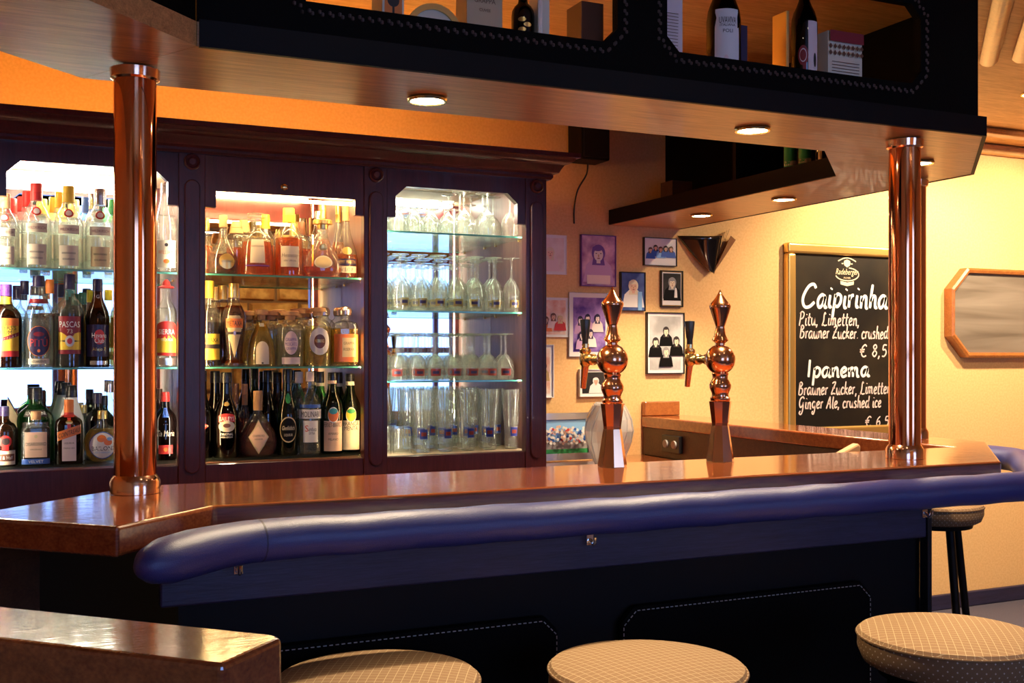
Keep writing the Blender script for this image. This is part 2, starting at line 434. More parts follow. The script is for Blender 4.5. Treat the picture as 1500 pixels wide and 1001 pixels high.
# windows behind the camera (their daylight falls on the bar and shows in the cabinet mirrors)
def window(n, cx, cz, wd, ht, wall='front', pane='daylight', cols=2, rows=2):
    bm = bmesh.new(); t = 0.06
    box(-wd / 2 - t, wd / 2 + t, 0, 0.07, -ht / 2 - t, -ht / 2, bm); box(-wd / 2 - t, wd / 2 + t, 0, 0.07, ht / 2, ht / 2 + t, bm)
    box(-wd / 2 - t, -wd / 2, 0, 0.07, -ht / 2, ht / 2, bm); box(wd / 2, wd / 2 + t, 0, 0.07, -ht / 2, ht / 2, bm)
    f = struct('window_%d' % n, bm, 'win_frame')
    for i in range(1, cols): obj('mullion', box(-wd / 2 + wd * i / cols - 0.025, -wd / 2 + wd * i / cols + 0.025, 0.012, 0.06, -ht / 2, ht / 2), 'win_frame', f)
    for j in range(1, rows):
        zz = -ht / 2 + ht * (0.42 if rows == 2 else j / rows)
        obj('transom', box(-wd / 2, wd / 2, 0.012, 0.055, zz - 0.03, zz + 0.03), 'win_frame', f)
    obj('pane', box(-wd / 2, wd / 2, 0.002, 0.010, -ht / 2, ht / 2), pane, f)
    if wall == 'front': f.location = (cx, YO, cz)
    else: f.location = (XL, cx, cz); f.rotation_euler = (0, 0, -PI / 2)
    return f
pm('win_frame', (0.16, 0.015, 0.03), 0.4)
window(1, 0.35, 1.55, 1.5, 1.45)
window(2, 3.95, 1.60, 1.25, 1.5)
# rough stone pier between the windows
pier = struct('wall_stone', box(1.62, 3.02, YO, YO + 0.05, 0, ZC), 'mortar')
zz = 0.3
while zz < ZC - 0.1:
    hh = random.uniform(0.24, 0.34); hh = min(hh, ZC - zz); xx = 1.62 + random.uniform(-0.2, 0)
    while xx < 3.02:
        ww = random.uniform(0.30, 0.55)
        a, b = max(1.62, xx) + 0.008, min(3.02, xx + ww) - 0.008
        if b - a > 0.06:
            bm = bmesh.new(); dpt = random.uniform(0.07, 0.11)
            vs = []
            for y in (YO + 0.04, YO + dpt):
                sh = 0 if y < YO + 0.05 else 0.018
                for (px_, pz_) in ((a, zz + 0.01), (b, zz + 0.01), (b, zz + hh - 0.01), (a, zz + hh - 0.01)):
                    cx_, cz_ = (a + b) / 2, zz + hh / 2
                    vs.append(bm.verts.new((px_ - math.copysign(sh, px_ - cx_) + random.uniform(-0.006, 0.006), y + random.uniform(-0.008, 0.008), pz_ - math.copysign(sh, pz_ - cz_) + random.uniform(-0.008, 0.008))))
            for f in ((0, 1, 2, 3), (4, 7, 6, 5), (0, 4, 5, 1), (1, 5, 6, 2), (2, 6, 7, 3), (3, 7, 4, 0)): bm.faces.new([vs[i] for i in f])
            obj('stone', bm, 'stone', pier)
        xx += ww
    zz += hh

# ------------------------------------------------------------------ canopy downlights, and spotlights added to light the room
def spot(name, x, y, z, e, ang, col=(1, 0.72, 0.42), blend=0.5, aim=None, parent=None):
    l = bpy.data.lights.new(name, 'SPOT'); l.energy = e; l.color = col; l.spot_size = math.radians(ang); l.spot_blend = blend
    l.shadow_soft_size = 0.03
    o = bpy.data.objects.new(name, l); COL.objects.link(o); o.location = (x, y, z)
    if aim: o.rotation_euler = (Vector(aim) - Vector((x, y, z))).to_track_quat('-Z', 'Y').to_euler()
    if parent: o.parent = parent
    return o
ring_bm = loft([(0, 0.046), (-0.004, 0.050), (-0.009, 0.048), (-0.009, 0.042), (0.0, 0.040)], 28, cap=False); ring_me = tomesh(ring_bm, 'downlight_ring', 30)
disc_me = tomesh(loft([(-0.006, 0.040), (-0.0085, 0.0)], 24, cap=False), 'downlight_lamp')
ring_me.materials.append(MATS['brass']); disc_me.materials.append(MATS['lamp_warm'])
def downlight(x, y, z, label, e=SPOT_E, ang=120, aim=None, group='recessed downlights', col=(1, 0.77, 0.49)):
    t = thing('downlight', label, 'downlight', (x, y, z), 0, group)
    obj('trim_ring', ring_me, None, t); obj('lamp_face', disc_me, None, t)
    s = spot('downlight_beam', x, y, z - 0.012, e, ang, col, 0.6, aim or (x, y, 0)); s.parent = t
    s.location = (0, 0, -0.012)
    return t
SO = 2.062  # underside of the canopy
downlight(0.918, 2.50, SO, 'bright recessed downlight in the canopy soffit left of the beer taps')
downlight(1.855, 2.46, SO, 'bright recessed downlight in the canopy soffit above the right beer tap')
downlight(2.66, 2.66, SO, 'recessed downlight half hidden behind the top of the right copper column')
downlight(2.80, 3.51, SO, 'downlight in the side canopy nearer the copper columns')
downlight(2.79, 4.07, SO, 'downlight in the side canopy nearer the back wall')
for i, (x, y, e, aim) in enumerate([(4.3, 3.6, ROOM_E, (4.4, 4.6, 1.3)), (5.3, 3.5, ROOM_E, (5.2, 4.6, 1.4)), (3.6, 2.2, ROOM_E * 0.55, (3.5, 4.6, 0.7)),
                                    (1.9, 1.45, ROOM_E * 0.5, None), (0.9, 1.45, ROOM_E * 0.42, None), (2.0, -1.4, ROOM_E * .12, (2.1, -2.4, 1.6)), (2.7, -1.4, ROOM_E * .12, (2.6, -2.4, 1.6))]):
    downlight(x, y, ZC, 'added ceiling spotlight out in the room, %s from the back wall' % ORD[i], e, 46 if i in (3, 4) else 110, aim, 'added ceiling spotlights')  # unseen spots, added to light the right wall, stools and stone pier

# ------------------------------------------------------------------ bar counter
ZB = 1.138
bar = thing('bar_counter', 'long varnished dark wood bar counter with blue leather armrest and angled ends', 'bar counter', (1.4, 2.4, 0))
bl = Vector((-1.4, -2.4, 0))
def bpart(name, bm, mat, smooth=None, bevel=0, parent=None, seg=2):
    o = obj(name, bm, mat, bar if parent is None else parent, smooth, None, bevel, seg)
    if parent is None: o.location = bl
    return o
T1, B1, R1, R2 = (0.167, 2.025), (0.365, 2.223), (2.533, 2.223), (3.05, 2.74)
T2, T3 = (-0.09, 2.282), (0.263, 2.635)
bpart('counter_top', prism([T1, B1, R1, R2, (3.05, 4.595), (2.80, 4.595), (2.80, 2.635), T3, T2], ZB - 0.055, ZB), 'bar_wood', bevel=0.007, seg=3)
bpart('body', prism([(0.30, 2.245), (2.25, 2.245), (2.93, 2.925), (2.93, 4.595), (2.82, 4.595), (2.82, 2.86), (2.56, 2.60), (0.36, 2.60)], 0, ZB - 0.056), 'black_paint')
bpart('inner_panel', box(2.808, 2.8195, 2.87, 4.594, 0.951, ZB - 0.056), 'dark_board')
bpart('upper_board', box(0.262, 2.245, 2.215, 2.244, 0.945, ZB - 0.057), 'panel_wood', bevel=0.004)
bpart('tip_support', prism([(-.03, 2.29), (.05, 2.36), (-.0, 2.42), (-.075, 2.34)], 0, ZB - 0.057), 'dark_board')
for x0, x1 in ((0.36, 1.135), (1.30, 2.06)):
    c = 0.035
    pts = [(x0, 0.14 + c), (x0 + c, 0.14), (x1 - c, 0.14), (x1, 0.14 + c), (x1, 0.845 - c), (x1 - c, 0.845), (x0 + c, 0.845), (x0, 0.845 - c)]
    p = bpart('padded_panel', prism_xz(pts, 2.222, 2.244), 'black_leather', bevel=0.008)
    bm = bmesh.new()
    ins = [(x0 + (x - x0) * 1.0, z) for x, z in pts]
    P = rope([(x, 2.221, z) for x, z in [((x - (x0 + x1) / 2) * 0.985 + (x0 + x1) / 2, (z - 0.49) * 0.97 + 0.49) for x, z in pts + pts[:1]]], 0.013)
    for a, b in zip(P, P[1:]):
        m_ = a.lerp(b, 0.5); d = (b - a) * 0.28
        tube([m_ - d, m_ + d], 0.0012, 5, bm)
    s = bpart('stitching', bm, 'stitch', parent=p); s['kind'] = 'stuff'
# leather armrest roll
AX = [(0.215, 1.985), (0.235, 2.005), (0.405, 2.135), (2.60, 2.135), (3.2, 2.735)]
zr = 1.078
def arm_path():
    pts = [(0.205, 1.965, zr - 0.006), (0.218, 1.978, zr - 0.004), (0.245, 2.002, zr - 0.002), (0.30, 2.050, zr), (0.36, 2.098, zr), (0.415, 2.127, zr), (0.47, 2.135, zr)]
    n = 26
    pts += [(0.47 + (2.50 - 0.47) * i / n, 2.135 + 0.0015 * math.sin(i * 1.7), zr + 0.0015 * math.sin(i * 2.3)) for i in range(1, n + 1)]
    pts += [(2.58, 2.150, zr), (2.66, 2.20, zr), (2.9, 2.44, zr), (3.09, 2.63, zr), (3.13, 2.70, zr), (3.14, 2.80, zr), (3.14, 3.6, zr), (3.14, 4.55, zr)]
    return pts
ap = arm_path()
rr = [0.022, 0.036, 0.046, 0.048, 0.046, 0.046, 0.046] + [0.045] * (len(ap) - 7)
bm = tube([(ap[0][0] - 0.006, ap[0][1] - 0.006, ap[0][2])] + ap, [0.008] + rr, 20, rz=0.9)
arm = bpart('armrest_roll', bm, 'blue_leather', 60)
for c, dirv in (((0.435, 2.131, zr), (1, 0.2, 0)),):
    d = Vector(dirv).normalized()
    bpart('seam', tube([Vector(c) - d * 0.002, Vector(c) + d * 0.002], 0.0467, 20, rz=0.9), 'leather_seam', 60, parent=arm)
# small metal bag hooks under the roll
for i, px in enumerate((351, 868, 1360)):
    x = xat(px, 2.20)
    h = thing('bag_hook', 'small metal bag hook under the armrest, %s from the left' % ORD[i], 'hook', (x, 2.215, 1.0), 0, 'bag hooks under the armrest')
    obj('plate', box(-0.009, 0.009, -0.004, 0, 0.0, 0.045), 'chrome', h, bevel=0.001)
    obj('hook_arm', tube([(0, -0.004, 0.012), (0, -0.020, 0.004), (0, -0.026, 0.010), (0, -0.028, 0.022)], 0.0045, 8), 'chrome', h, 40)
bpart('end_strip', box(2.247, 2.262, 2.212, 2.243, 0.0, ZB - 0.058), 'black_plastic', bevel=0.002)

# ------------------------------------------------------------------ low partition with drink rail in front, left
rail = thing('partition_rail', 'near varnished wood drink rail on a low partition, bottom left corner', 'rail', (-0.3, 1.55, 0))
def rp(name, bm, mat, bevel=0):
    o = obj(name, bm, mat, rail, None, (0.3, -1.55, 0), bevel, 3); return o
F1, F2 = (0.266, 1.170), (0.186, 1.082)
dl = 1.42
rp('rail_top', prism([F2, (F1[0] - 0.004, F1[1] - 0.010), (F1[0] - 0.008, F1[1] + 0.008), (F1[0] - dl, F1[1] + dl), (F2[0] - dl, F2[1] + dl)], ZB - 0.06, ZB), 'bar_wood', 0.006)
rp('partition', prism([(0.175, 1.105), (0.24, 1.17), (0.24 - dl, 1.17 + dl), (0.175 - dl, 1.105 + dl)], 0, ZB - 0.061), 'bar_wood')

# ------------------------------------------------------------------ canopy above the bar
can = thing('bar_canopy', 'dark overhanging bar canopy with wooden soffit and lace-trimmed display openings', 'canopy', (1.4, 2.45, 0))
def cpart(name, bm, mat, smooth=None, bevel=0, parent=None):
    o = obj(name, bm, mat, can if parent is None else parent, smooth, None, bevel)
    if parent is None: o.location = (-1.4, -2.45, 0)
    return o
A_, BK = (0.34, 2.27), (0.145, 2.64)
LN = 1.15
C1, C2 = (2.52, 2.27), (3.02, 2.77)
S1 = SO + 0.05
e_ = 0.0012
o = cpart('soffit_panel', prism([A_, (C1[0], C1[1]), (2.70, 2.45), (2.50, 2.64), (2.26, 2.64), BK], SO, S1), 'soffit_wood')
cpart('soffit_panel', prism([(A_[0] - e_, A_[1]), (BK[0] - e_, BK[1]), (BK[0] - LN, BK[1] - LN), (A_[0] - LN, A_[1] - LN)], SO, S1), 'soffit_wood')
cpart('soffit_panel', prism([(2.70 + e_, 2.45 + e_), C2, (3.02, 4.595), (2.62, 4.595), (2.62, 3.0), (2.26 + e_, 2.64 + e_), (2.50, 2.64 + e_)], SO, S1), 'soffit_wood')
# front lip and fascia
cpart('edge_lip', prism([(A_[0] + 0.004, A_[1] - 0.006), (C1[0] + 0.003, C1[1] - 0.006), (C2[0] + 0.006, C2[1]), (3.026, 4.59), (3.012, 4.59), (3.012, C2[1] + 0.002), (C1[0] - 0.002, C1[1] + 0.006), (A_[0] + 0.004, A_[1] + 0.006)], SO - 0.001, S1 + 0.004), 'black_paint')
YF0, YF1 = 2.275, 2.300
WZ0, WZ1 = 2.185, 2.405
WIN = ((0.53, 1.32), (1.46, 2.285))
bm = bmesh.new()
box(A_[0], C1[0] - 0.02, YF0, YF1, S1 + 0.002, WZ0, bm); box(A_[0], C1[0] - 0.02, YF0, YF1, WZ1, ZC - 0.001, bm)
for a, b in ((A_[0], WIN[0][0]), (WIN[0][1], WIN[1][0]), (WIN[1][1], C1[0] - 0.02)): box(a, b, YF0, YF1, WZ0, WZ1, bm)
c = 0.035
for a, b in WIN:
    for p in ([(a, WZ0), (a + c, WZ0), (a, WZ0 + c)], [(b, WZ0), (b, WZ0 + c), (b - c, WZ0)], [(a, WZ1), (a, WZ1 - c), (a + c, WZ1)], [(b, WZ1), (b - c, WZ1), (b, WZ1 - c)]):
        prism_xz(p, YF0, YF1, bm)
fas = cpart('front_fascia', bm, 'black_leather')
for a, b in WIN:
    a2, b2, z0, z1 = a - 0.022, b + 0.022, WZ0 - 0.022, WZ1 + 0.022
    c = 0.05
    P = [(a2 + c, z0), (b2 - c, z0), (b2, z0 + c), (b2, z1 - c), (b2 - c, z1), (a2 + c, z1), (a2, z1 - c), (a2, z0 + c), (a2 + c, z0)]
    bm = bmesh.new()
    for i, q in enumerate(rope([(x, YF0 - 0.001, z) for x, z in P], 0.011)):
        t = 0.006 * (1 if i % 2 else -1)
        loft([(-0.005, 0.0), (-0.003, 0.004), (0.003, 0.004), (0.005, 0.0)], 5, bm=bm, cx=0, cy=0)
        vv = bm.verts[:] if False else None
        bm.verts.ensure_lookup_table()
        for v in bm.verts[-12:]: v.co = q + Vector((v.co.x + t * 0.4, v.co.y * 0.6, v.co.z + t * 0.4))
    s = cpart('lace_trim', bm, 'braid', parent=fas); s['kind'] = 'stuff'
# fascia of the angled left wing, right end and side leg
ii = 0.005
bm = prism([(A_[0] - 0.002, A_[1] + 0.008), (A_[0] - LN, A_[1] - LN + 0.008), (A_[0] - LN - 0.018, A_[1] - LN + 0.026), (A_[0] - 0.020, A_[1] + 0.026)], S1 + 0.002, ZC - 0.001)
cpart('wing_fascia', bm, 'black_leather')
cpart('end_fascia', prism([(C1[0] - 0.07, C1[1] + 0.006), (C1[0] - 0.018, C1[1] + 0.006), (2.96, 2.80), (2.96, 4.59), (2.935, 4.59), (2.935, 2.812)], S1 + 0.002, ZC - 0.001), 'black_leather')
cpart('side_lip', prism([(2.26, 2.634), (2.614, 2.996), (2.614, 4.59), (2.626, 4.59), (2.626, 2.99), (2.27, 2.632)], SO + 0.002, S1 + 0.022), 'black_paint')
for y in (3.62,):
    cpart('divider_board', box(2.64, 2.93, y - 0.01, y + 0.01, S1 + 0.001, 2.40), 'black_paint')

# ------------------------------------------------------------------ copper columns
colb = tomesh(loft([(0, 0.0446), (SO - ZB - 0.002, 0.0446)], 40, cap=False), 'shaft', 40); colb.materials.append(MATS['copper'])
ringb = tomesh(loft([(0.001, 0.0448), (0.001, 0.053), (0.026, 0.053), (0.034, 0.049), (0.040, 0.0448)], 40, cap=False), 'base_ring', 30); ringb.materials.append(MATS['copper_light'])
ringt = tomesh(loft([(0, 0.0448), (0.004, 0.051), (0.024, 0.053), (0.026, 0.0448)], 40, cap=False), 'top_ring', 30); ringt.materials.append(MATS['copper_light'])
for x, y, lb in ((0.244, 2.504, 'polished copper column at the left end of the bar'), (2.353, 2.405, 'polished copper column at the right end of the bar, in front'),
                 (2.925, 2.95, 'copper column half hidden behind the right front column')):
    t = thing('copper_column', lb, 'column', (x, y, ZB), 0, 'copper columns on the bar')
    obj('shaft', colb, None, t); obj('base_ring', ringb, None, t); obj('top_ring', ringt, None, t, loc=(0, 0, SO - ZB - 0.028))

# ------------------------------------------------------------------ back counter
bc = thing('back_counter', 'low brown back counter along the wall under the bottle cabinet', 'counter', (1.2, 4.1, 0))
obj('worktop', box(-1.9, 1.598, -0.52, 0.495, 0.91, 0.95), 'bar_wood', bc, bevel=0.006)
obj('base', box(-1.9, 1.598, -0.48, 0.495, 0, 0.909), 'black_paint', bc)
# board standing on the side counter against the wall
tag(obj('backsplash_board', box(2.801, 3.00, 4.56, 4.595, ZB + 0.001, ZB + 0.07), 'frame_wood', bevel=0.004), 'short reddish wooden board standing upright against the wall behind the vase', 'board')
sk = thing('wall_socket', 'black double power socket on the dark panel behind the right beer tap', 'socket', (2.80, 4.32, 1.02))
obj('plate', box(-0.012, 0.018, -0.075, 0.075, -0.04, 0.04), 'black_plastic', sk, bevel=0.003)
for s in (-1, 1):
    q = rot_bm(loft([(-0.003, 0.026), (-0.003, 0.020), (0.008, 0.018), (0.008, 0)], 18, cap=False), -PI / 2, 'Y')
    obj('socket_cup', q, 'grey', sk, 30, (-0.012, 0.036 * s, 0))

# ------------------------------------------------------------------ bottle cabinet
YC0, YC1, YM = 3.68, 3.72, 4.08
XP = [-0.715, -0.09, 0.535, 1.160, 1.785]   # pilaster centres
HW = 0.043
cab = thing('bottle_cabinet', 'dark mahogany back-bar cabinet with mirrored bays and moulded cornice', 'cabinet', (0.85, 4.1, 0.95))
def kp(name, bm, mat, smooth=None, bevel=0, parent=None):
    o = obj(name, bm, mat, cab if parent is None else parent, smooth, None, bevel)
    if parent is None: o.location = (-0.85, -4.1, -0.95)
    return o
ZCAB0 = 0.952
for i, xp in enumerate(XP):
    p = kp('pilaster', box(xp - HW, xp + HW, YC0, YC1 - 0.001, ZCAB0, 2.12), 'cabinet_wood', bevel=0.003)
    n = 10; r = 0.025; z0, z1 = 1.075, 1.985
    pts = [(xp + r * math.cos(PI * k / n), z1 + r * math.sin(PI * k / n)) for k in range(n + 1)] + [(xp - r * math.cos(PI * k / n), z0 - r * math.sin(PI * k / n)) for k in range(n + 1)]
    kp('applied_moulding', prism_xz(pts, YC0 - 0.012, YC0 + 0.001), 'cabinet_wood', parent=p, bevel=0.004)
    rs = rot_bm(loft([(0, 0.027), (0.010, 0.026), (0.014, 0.022), (0.009, 0.016), (0.014, 0.010), (0.014, 0)], 24, cap=False), PI / 2, 'X')
    bmesh.ops.translate(rs, verts=rs.verts, vec=(xp, YC0, 2.068))
    kp('rosette', rs, 'cabinet_wood', 30, parent=p)
    if i < 4:
        if i > 0 or True: pass
    kp('side_panel', box(xp - 0.012, xp + 0.012, YC1, YM + 0.008, 1.0, 2.11), 'inner_wood')
for i in range(4):
    a, b = XP[i] + HW, XP[i + 1] - HW
    kp('bottom_rail', box(a, b, YC0 + 0.006, YC1 - 0.002, ZCAB0, 1.078), 'cabinet_wood', bevel=0.003)
    if i == 2: cut = [(a, 1.925), (a + 0.035, 1.925), (a + 0.035, 1.978), (b - 0.03, 1.978), (b - 0.03, 1.925), (b, 1.925)]
    else: cut = [(a, 1.925), (a + 0.032, 1.925), (a + 0.032, 2.0), (a + 0.072, 2.036), (b - 0.072, 2.036), (b - 0.032, 2.0), (b - 0.032, 1.925), (b, 1.925)]
    v = kp('valance', prism_xz(cut + [(b, 2.12), (a, 2.12)], YC0 + 0.006, YC1 - 0.004), 'cabinet_wood')
    if i == 2:
        k = rot_bm(loft([(0, 0.012), (0.006, 0.012), (0.010, 0.007), (0.016, 0.009), (0.020, 0.0)], 16, cap=False), PI / 2, 'X')
        bmesh.ops.translate(k, verts=k.verts, vec=((a + b) / 2 - 0.01, YC0 + 0.006, 2.005)); kp('lock_knob', k, 'brass', 30, parent=v)
    sa, sb = XP[i] + 0.013, XP[i + 1] - 0.013
    kp('floor_board', box(sa, sb, YC1 - 0.001, YM, 1.052, 1.078), 'cream_board' if i == 3 else 'inner_wood')
    kp('top_board', box(sa, sb, YC1, YM, 2.085, 2.105), 'cream_board')
    kp('mirror_back', box(sa, sb, YM - 0.004, YM + 0.004, 1.079, 2.084), 'mirror')
    shelves = (1.71, 1.397) if i < 3 else (1.884, 1.598, 1.343)
    bm_ = 0
    for z in shelves:
        g = kp('glass_shelf', box(sa + 0.001, sb - 0.001, 3.742, YM - 0.006, z - 0.006, z), 'glass_shelf')
        kp('shelf_edge', box(sa + 0.001, sb - 0.001, 3.7405, 3.7418, z - 0.006, z), 'shelf_edge', parent=g)
        for s, xx in ((1, sa), (-1, sb)):
            for yy in (3.80, 4.02): kp('shelf_pin', box(min(xx, xx + s * 0.008), max(xx, xx + s * 0.008), yy - 0.004, yy + 0.004, z - 0.013, z - 0.0065), 'brass', parent=g)
    if i < 3: kp('glass_floor', box(sa + 0.001, sb - 0.001, 3.735, YM - 0.006, 1.079, 1.088), 'glass_shelf')
    # light strip of this bay
    if i == 2:
        kp('light_strip', box(a + 0.035, b - 0.03, 3.722, 3.732, 1.962, 1.972), 'led_gold')
        kp('light_strip', box(a + 0.035, b - 0.03, 3.76, 3.80, 2.065, 2.08), 'led_gold')
    elif i == 3: kp('light_strip', box(a + 0.03, b - 0.03, 3.75, 3.80, 2.068, 2.084), 'led_green')
    else: kp('light_strip', box(a + 0.03, b - 0.03, 4.015, 4.060, 2.010, 2.055), 'led_white')
for i in range(4):
    a, b = XP[i] + HW, XP[i + 1] - HW
    lm = 'ledv_gold' if i == 2 else 'ledv_white'
    kp('added_side_strip', box(b + .008, b + .011, 3.7205, 3.722, 1.10, 2.06), lm)  # strips hidden behind the pilasters, added to brighten the shelves
    kp('added_side_strip', box(a - .018, a - .010, 3.7205, 3.724, 1.10, 2.06), lm)
kp('base_plinth', box(XP[0] - HW, 1.828, YC1, YM + 0.009, ZCAB0, 1.051), 'cabinet_wood')
kp('carcass_back', box(XP[0] - HW, 1.828, YM + 0.009, YW - 0.005, ZCAB0, 2.12), 'cabinet_wood')
kp('carcass_side', box(1.800, 1.828, YC1, YM + 0.008, 1.0515, 2.12), 'cabinet_wood')
kp('frieze', box(XP[0] - HW, 1.828, YC0 + 0.02, YW - 0.005, 2.1205, 2.126), 'cabinet_wood')
prof = [(0.0, 2.095), (0.012, 2.095), (0.018, 2.103), (0.018, 2.112), (0.034, 2.118), (0.042, 2.134), (0.050, 2.146), (0.068, 2.152), (0.078, 2.160), (0.082, 2.168), (0.095, 2.170), (0.095, 2.186), (0.0, 2.186)]
bm = bmesh.new(); rings = []
for st in range(3):
    rg = []
    for o_, z in prof:
        if st == 0: p = (XP[0] - HW, YC0 - o_, z)
        elif st == 1: p = (1.829 + o_, YC0 - o_, z)
        else: p = (1.829 + o_, YW - 0.005, z)
        rg.append(bm.verts.new(p))
    rings.append(rg)
for r0, r1 in zip(rings, rings[1:]):
    for k in range(len(prof)): bm.faces.new((r0[k], r0[(k + 1) % len(prof)], r1[(k + 1) % len(prof)], r1[k]))
bm.faces.new(rings[0]); bm.faces.new(rings[2][::-1])
kp('cornice', bm, 'cabinet_wood', 25)
kp('cornice_lid', box(XP[0] - HW, 1.828, YC0 + 0.001, YW - 0.005, 2.170, 2.186), 'cabinet_wood')
ul = thing('uplight_tube', 'warm light tube lying on top of the cabinet, hidden behind the cornice', 'lamp', (0.6, 4.0, 2.187))
obj('tube', rot_bm(loft([(-1.1, 0.016), (1.1, 0.016)], 12), PI / 2, 'Y'), 'tube_orange', ul, 40, (0, 0, 0.03))
obj('tray', box(-1.15, 1.15, -0.04, 0.04, 0, 0.012), 'black_paint', ul)

# ------------------------------------------------------------------ bottles
PROF = {
 'std': [(0, .90), (.012, 1), (.58, 1), (.63, .95), (.68, .80), (.72, .58), (.76, .42), (.80, .36), (.97, .34), (1, .34)],
 'round_shoulder': [(0, .92), (.012, 1), (.56, 1), (.61, .97), (.66, .88), (.70, .72), (.735, .52), (.76, .40), (.79, .36), (.98, .35), (1, .35)],
 'schnaps': [(0, .92), (.012, 1), (.52, 1), (.58, .96), (.64, .84), (.70, .66), (.75, .48), (.79, .40), (.82, .38), (.98, .38), (1, .38)],
 'slope': [(0, .92), (.012, 1), (.50, 1), (.58, .90), (.68, .68), (.78, .50), (.86, .40), (.98, .36), (1, .36)],
 'wine': [(0, .92), (.012, 1), (.55, 1), (.62, .92), (.68, .74), (.74, .54), (.80, .42), (.98, .38), (1, .38)],
 'teardrop': [(0, .94), (.015, 1), (.24, 1), (.34, .88), (.44, .68), (.54, .46), (.62, .32), (.70, .26), (.98, .26), (1, .26)],
 'bell': [(0, .94), (.015, 1), (.30, .97), (.45, .90), (.58, .80), (.66, .66), (.71, .48), (.74, .34), (.78, .30), (1, .30)],
 'fan': [(0, .80), (.02, .86), (.10, 1), (.22, .97), (.40, .74), (.56, .46), (.68, .30), (.74, .24), (.80, .30), (1, .30)],
 'slim_fan': [(0, .92), (.015, 1), (.22, 1), (.36, .86), (.48, .62), (.58, .42), (.66, .33), (.74, .28), (1, .27)],
 'amphora': [(0, .90), (.03, .92), (.07, .70), (.12, .66), (.30, .82), (.48, .98), (.58, 1), (.66, .90), (.72, .70), (.77, .48), (.82, .42), (1, .40)],
 'cone': [(0, .96), (.02, 1), (.22, 1), (.40, .90), (.58, .66), (.70, .44), (.78, .32), (.86, .30), (1, .30)],
 'squat': [(0, .94), (.02, 1), (.66, 1), (.72, .94), (.77, .72), (.80, .46), (.83, .40), (1, .40)],
 'flask': [(0, .50), (.03, .62), (.12, .86), (.26, .98), (.36, 1), (.48, .95), (.60, .76), (.68, .50), (.73, .30), (.78, .24), (1, .24)],
 'globe': [(0, .62), (.02, .80), (.12, .97), (.24, 1), (.36, .90), (.48, .66), (.58, .42), (.64, .28), (.68, .22), (1, .22)],
 'cream': [(0, .94), (.012, 1), (.46, 1), (.54, .90), (.62, .68), (.69, .50), (.76, .44), (.98, .42), (1, .42)],
 'square': [(0, .96), (.012, 1), (.62, 1), (.68, .97), (.72, .84), (.745, .55), (.76, .36), (.80, .34), (1, .34)],
 'boxy': [(0, .96), (.012, 1), (.60, 1), (.66, .95), (.70, .80), (.735, .54), (.76, .36), (.80, .32), (1, .32)],
}
def rad_at(pr, z):
    for (z0, r0), (z1, r1) in zip(pr, pr[1:]):
        if z0 <= z <= z1: return r0 + (r1 - r0) * (z - z0) / max(1e-9, z1 - z0)
    return pr[-1][1]
def shape_pts(kind, cx, cz, w, h):
    if kind == 'ell': return [(cx + w / 2 * math.cos(2 * PI * k / 24), cz + h / 2 * math.sin(2 * PI * k / 24)) for k in range(24)]
    if kind == 'dia': return [(cx + w / 2 * a, cz + h / 2 * b) for a, b in ((0, -1), (.5, -.5), (1, 0), (.5, .5), (0, 1), (-.5, .5), (-1, 0), (-.5, -.5))]
    if kind == 'arch': return [(cx - w / 2, cz - h / 2), (cx - w / 4, cz - h / 2), (cx, cz - h / 2), (cx + w / 4, cz - h / 2), (cx + w / 2, cz - h / 2), (cx + w / 2, cz), (cx + w / 2, cz + h * .2)] + \
        [(cx + w / 2 * math.cos(PI * k / 10), cz + h * .2 + h * .3 * math.sin(PI * k / 10)) for k in range(1, 10)] + [(cx - w / 2, cz + h * .2), (cx - w / 2, cz)]
    if kind == 'tri': return [(cx, cz - h / 2), (cx + w * .14, cz - h * .35), (cx + w * .38, cz + h * .05), (cx + w / 2, cz + h * .38), (cx + w * .3, cz + h / 2), (cx, cz + h * .5), (cx - w * .3, cz + h / 2), (cx - w / 2, cz + h * .38), (cx - w * .38, cz + h * .05), (cx - w * .14, cz - h * .35)]
    n = 8
    out = [(cx - w / 2 + w * k / n, cz - h / 2) for k in range(n)] + [(cx + w / 2, cz - h / 2 + h * k / 3) for k in range(3)]
    out += [(cx + w / 2 - w * k / n, cz + h / 2) for k in range(n)] + [(cx - w / 2, cz + h / 2 - h * k / 3) for k in range(3)]
    if kind == 'slant': out = [(x, z + (x - cx) * 0.35) for x, z in out]
    return out
PLACED = []
def settle(X, Y, zs, rx, ry):
    """nearest free spot for a bottle among those already standing on the same shelf"""
    near = [p for p in PLACED if abs(p[2] - zs) < .02]
    bays = [(a + .013, b - .013) for a, b in zip((-0.715, -0.09, 0.535, 1.160), (-0.09, 0.535, 1.160, 1.785))]
    bay = min(bays, key=lambda q: abs((q[0] + q[1]) / 2 - X)) if Y > 3.6 else None
    best = None
    for k in range(0, 30):
        for j in range(1 if k == 0 else 24):
            x = X + .004 * k * math.cos(j * PI / 12); y = Y + .004 * k * math.sin(j * PI / 12)
            if bay and not (bay[0] + rx < x < bay[1] - rx and 3.748 + ry < y < 4.072 - ry): continue
            pen = max([1 - math.hypot((x - p[0]) / (rx + p[3] + .001), (y - p[1]) / (ry + p[4] + .001)) for p in near] + [0])
            if pen <= 0: PLACED.append((x, y, zs, rx, ry)); return x, y, True
            if best is None or pen < best[0]: best = (pen, x, y)
    if best is None: best = (1, X, Y)
    PLACED.append((best[1], best[2], zs, rx, ry)); return best[1], best[2], False
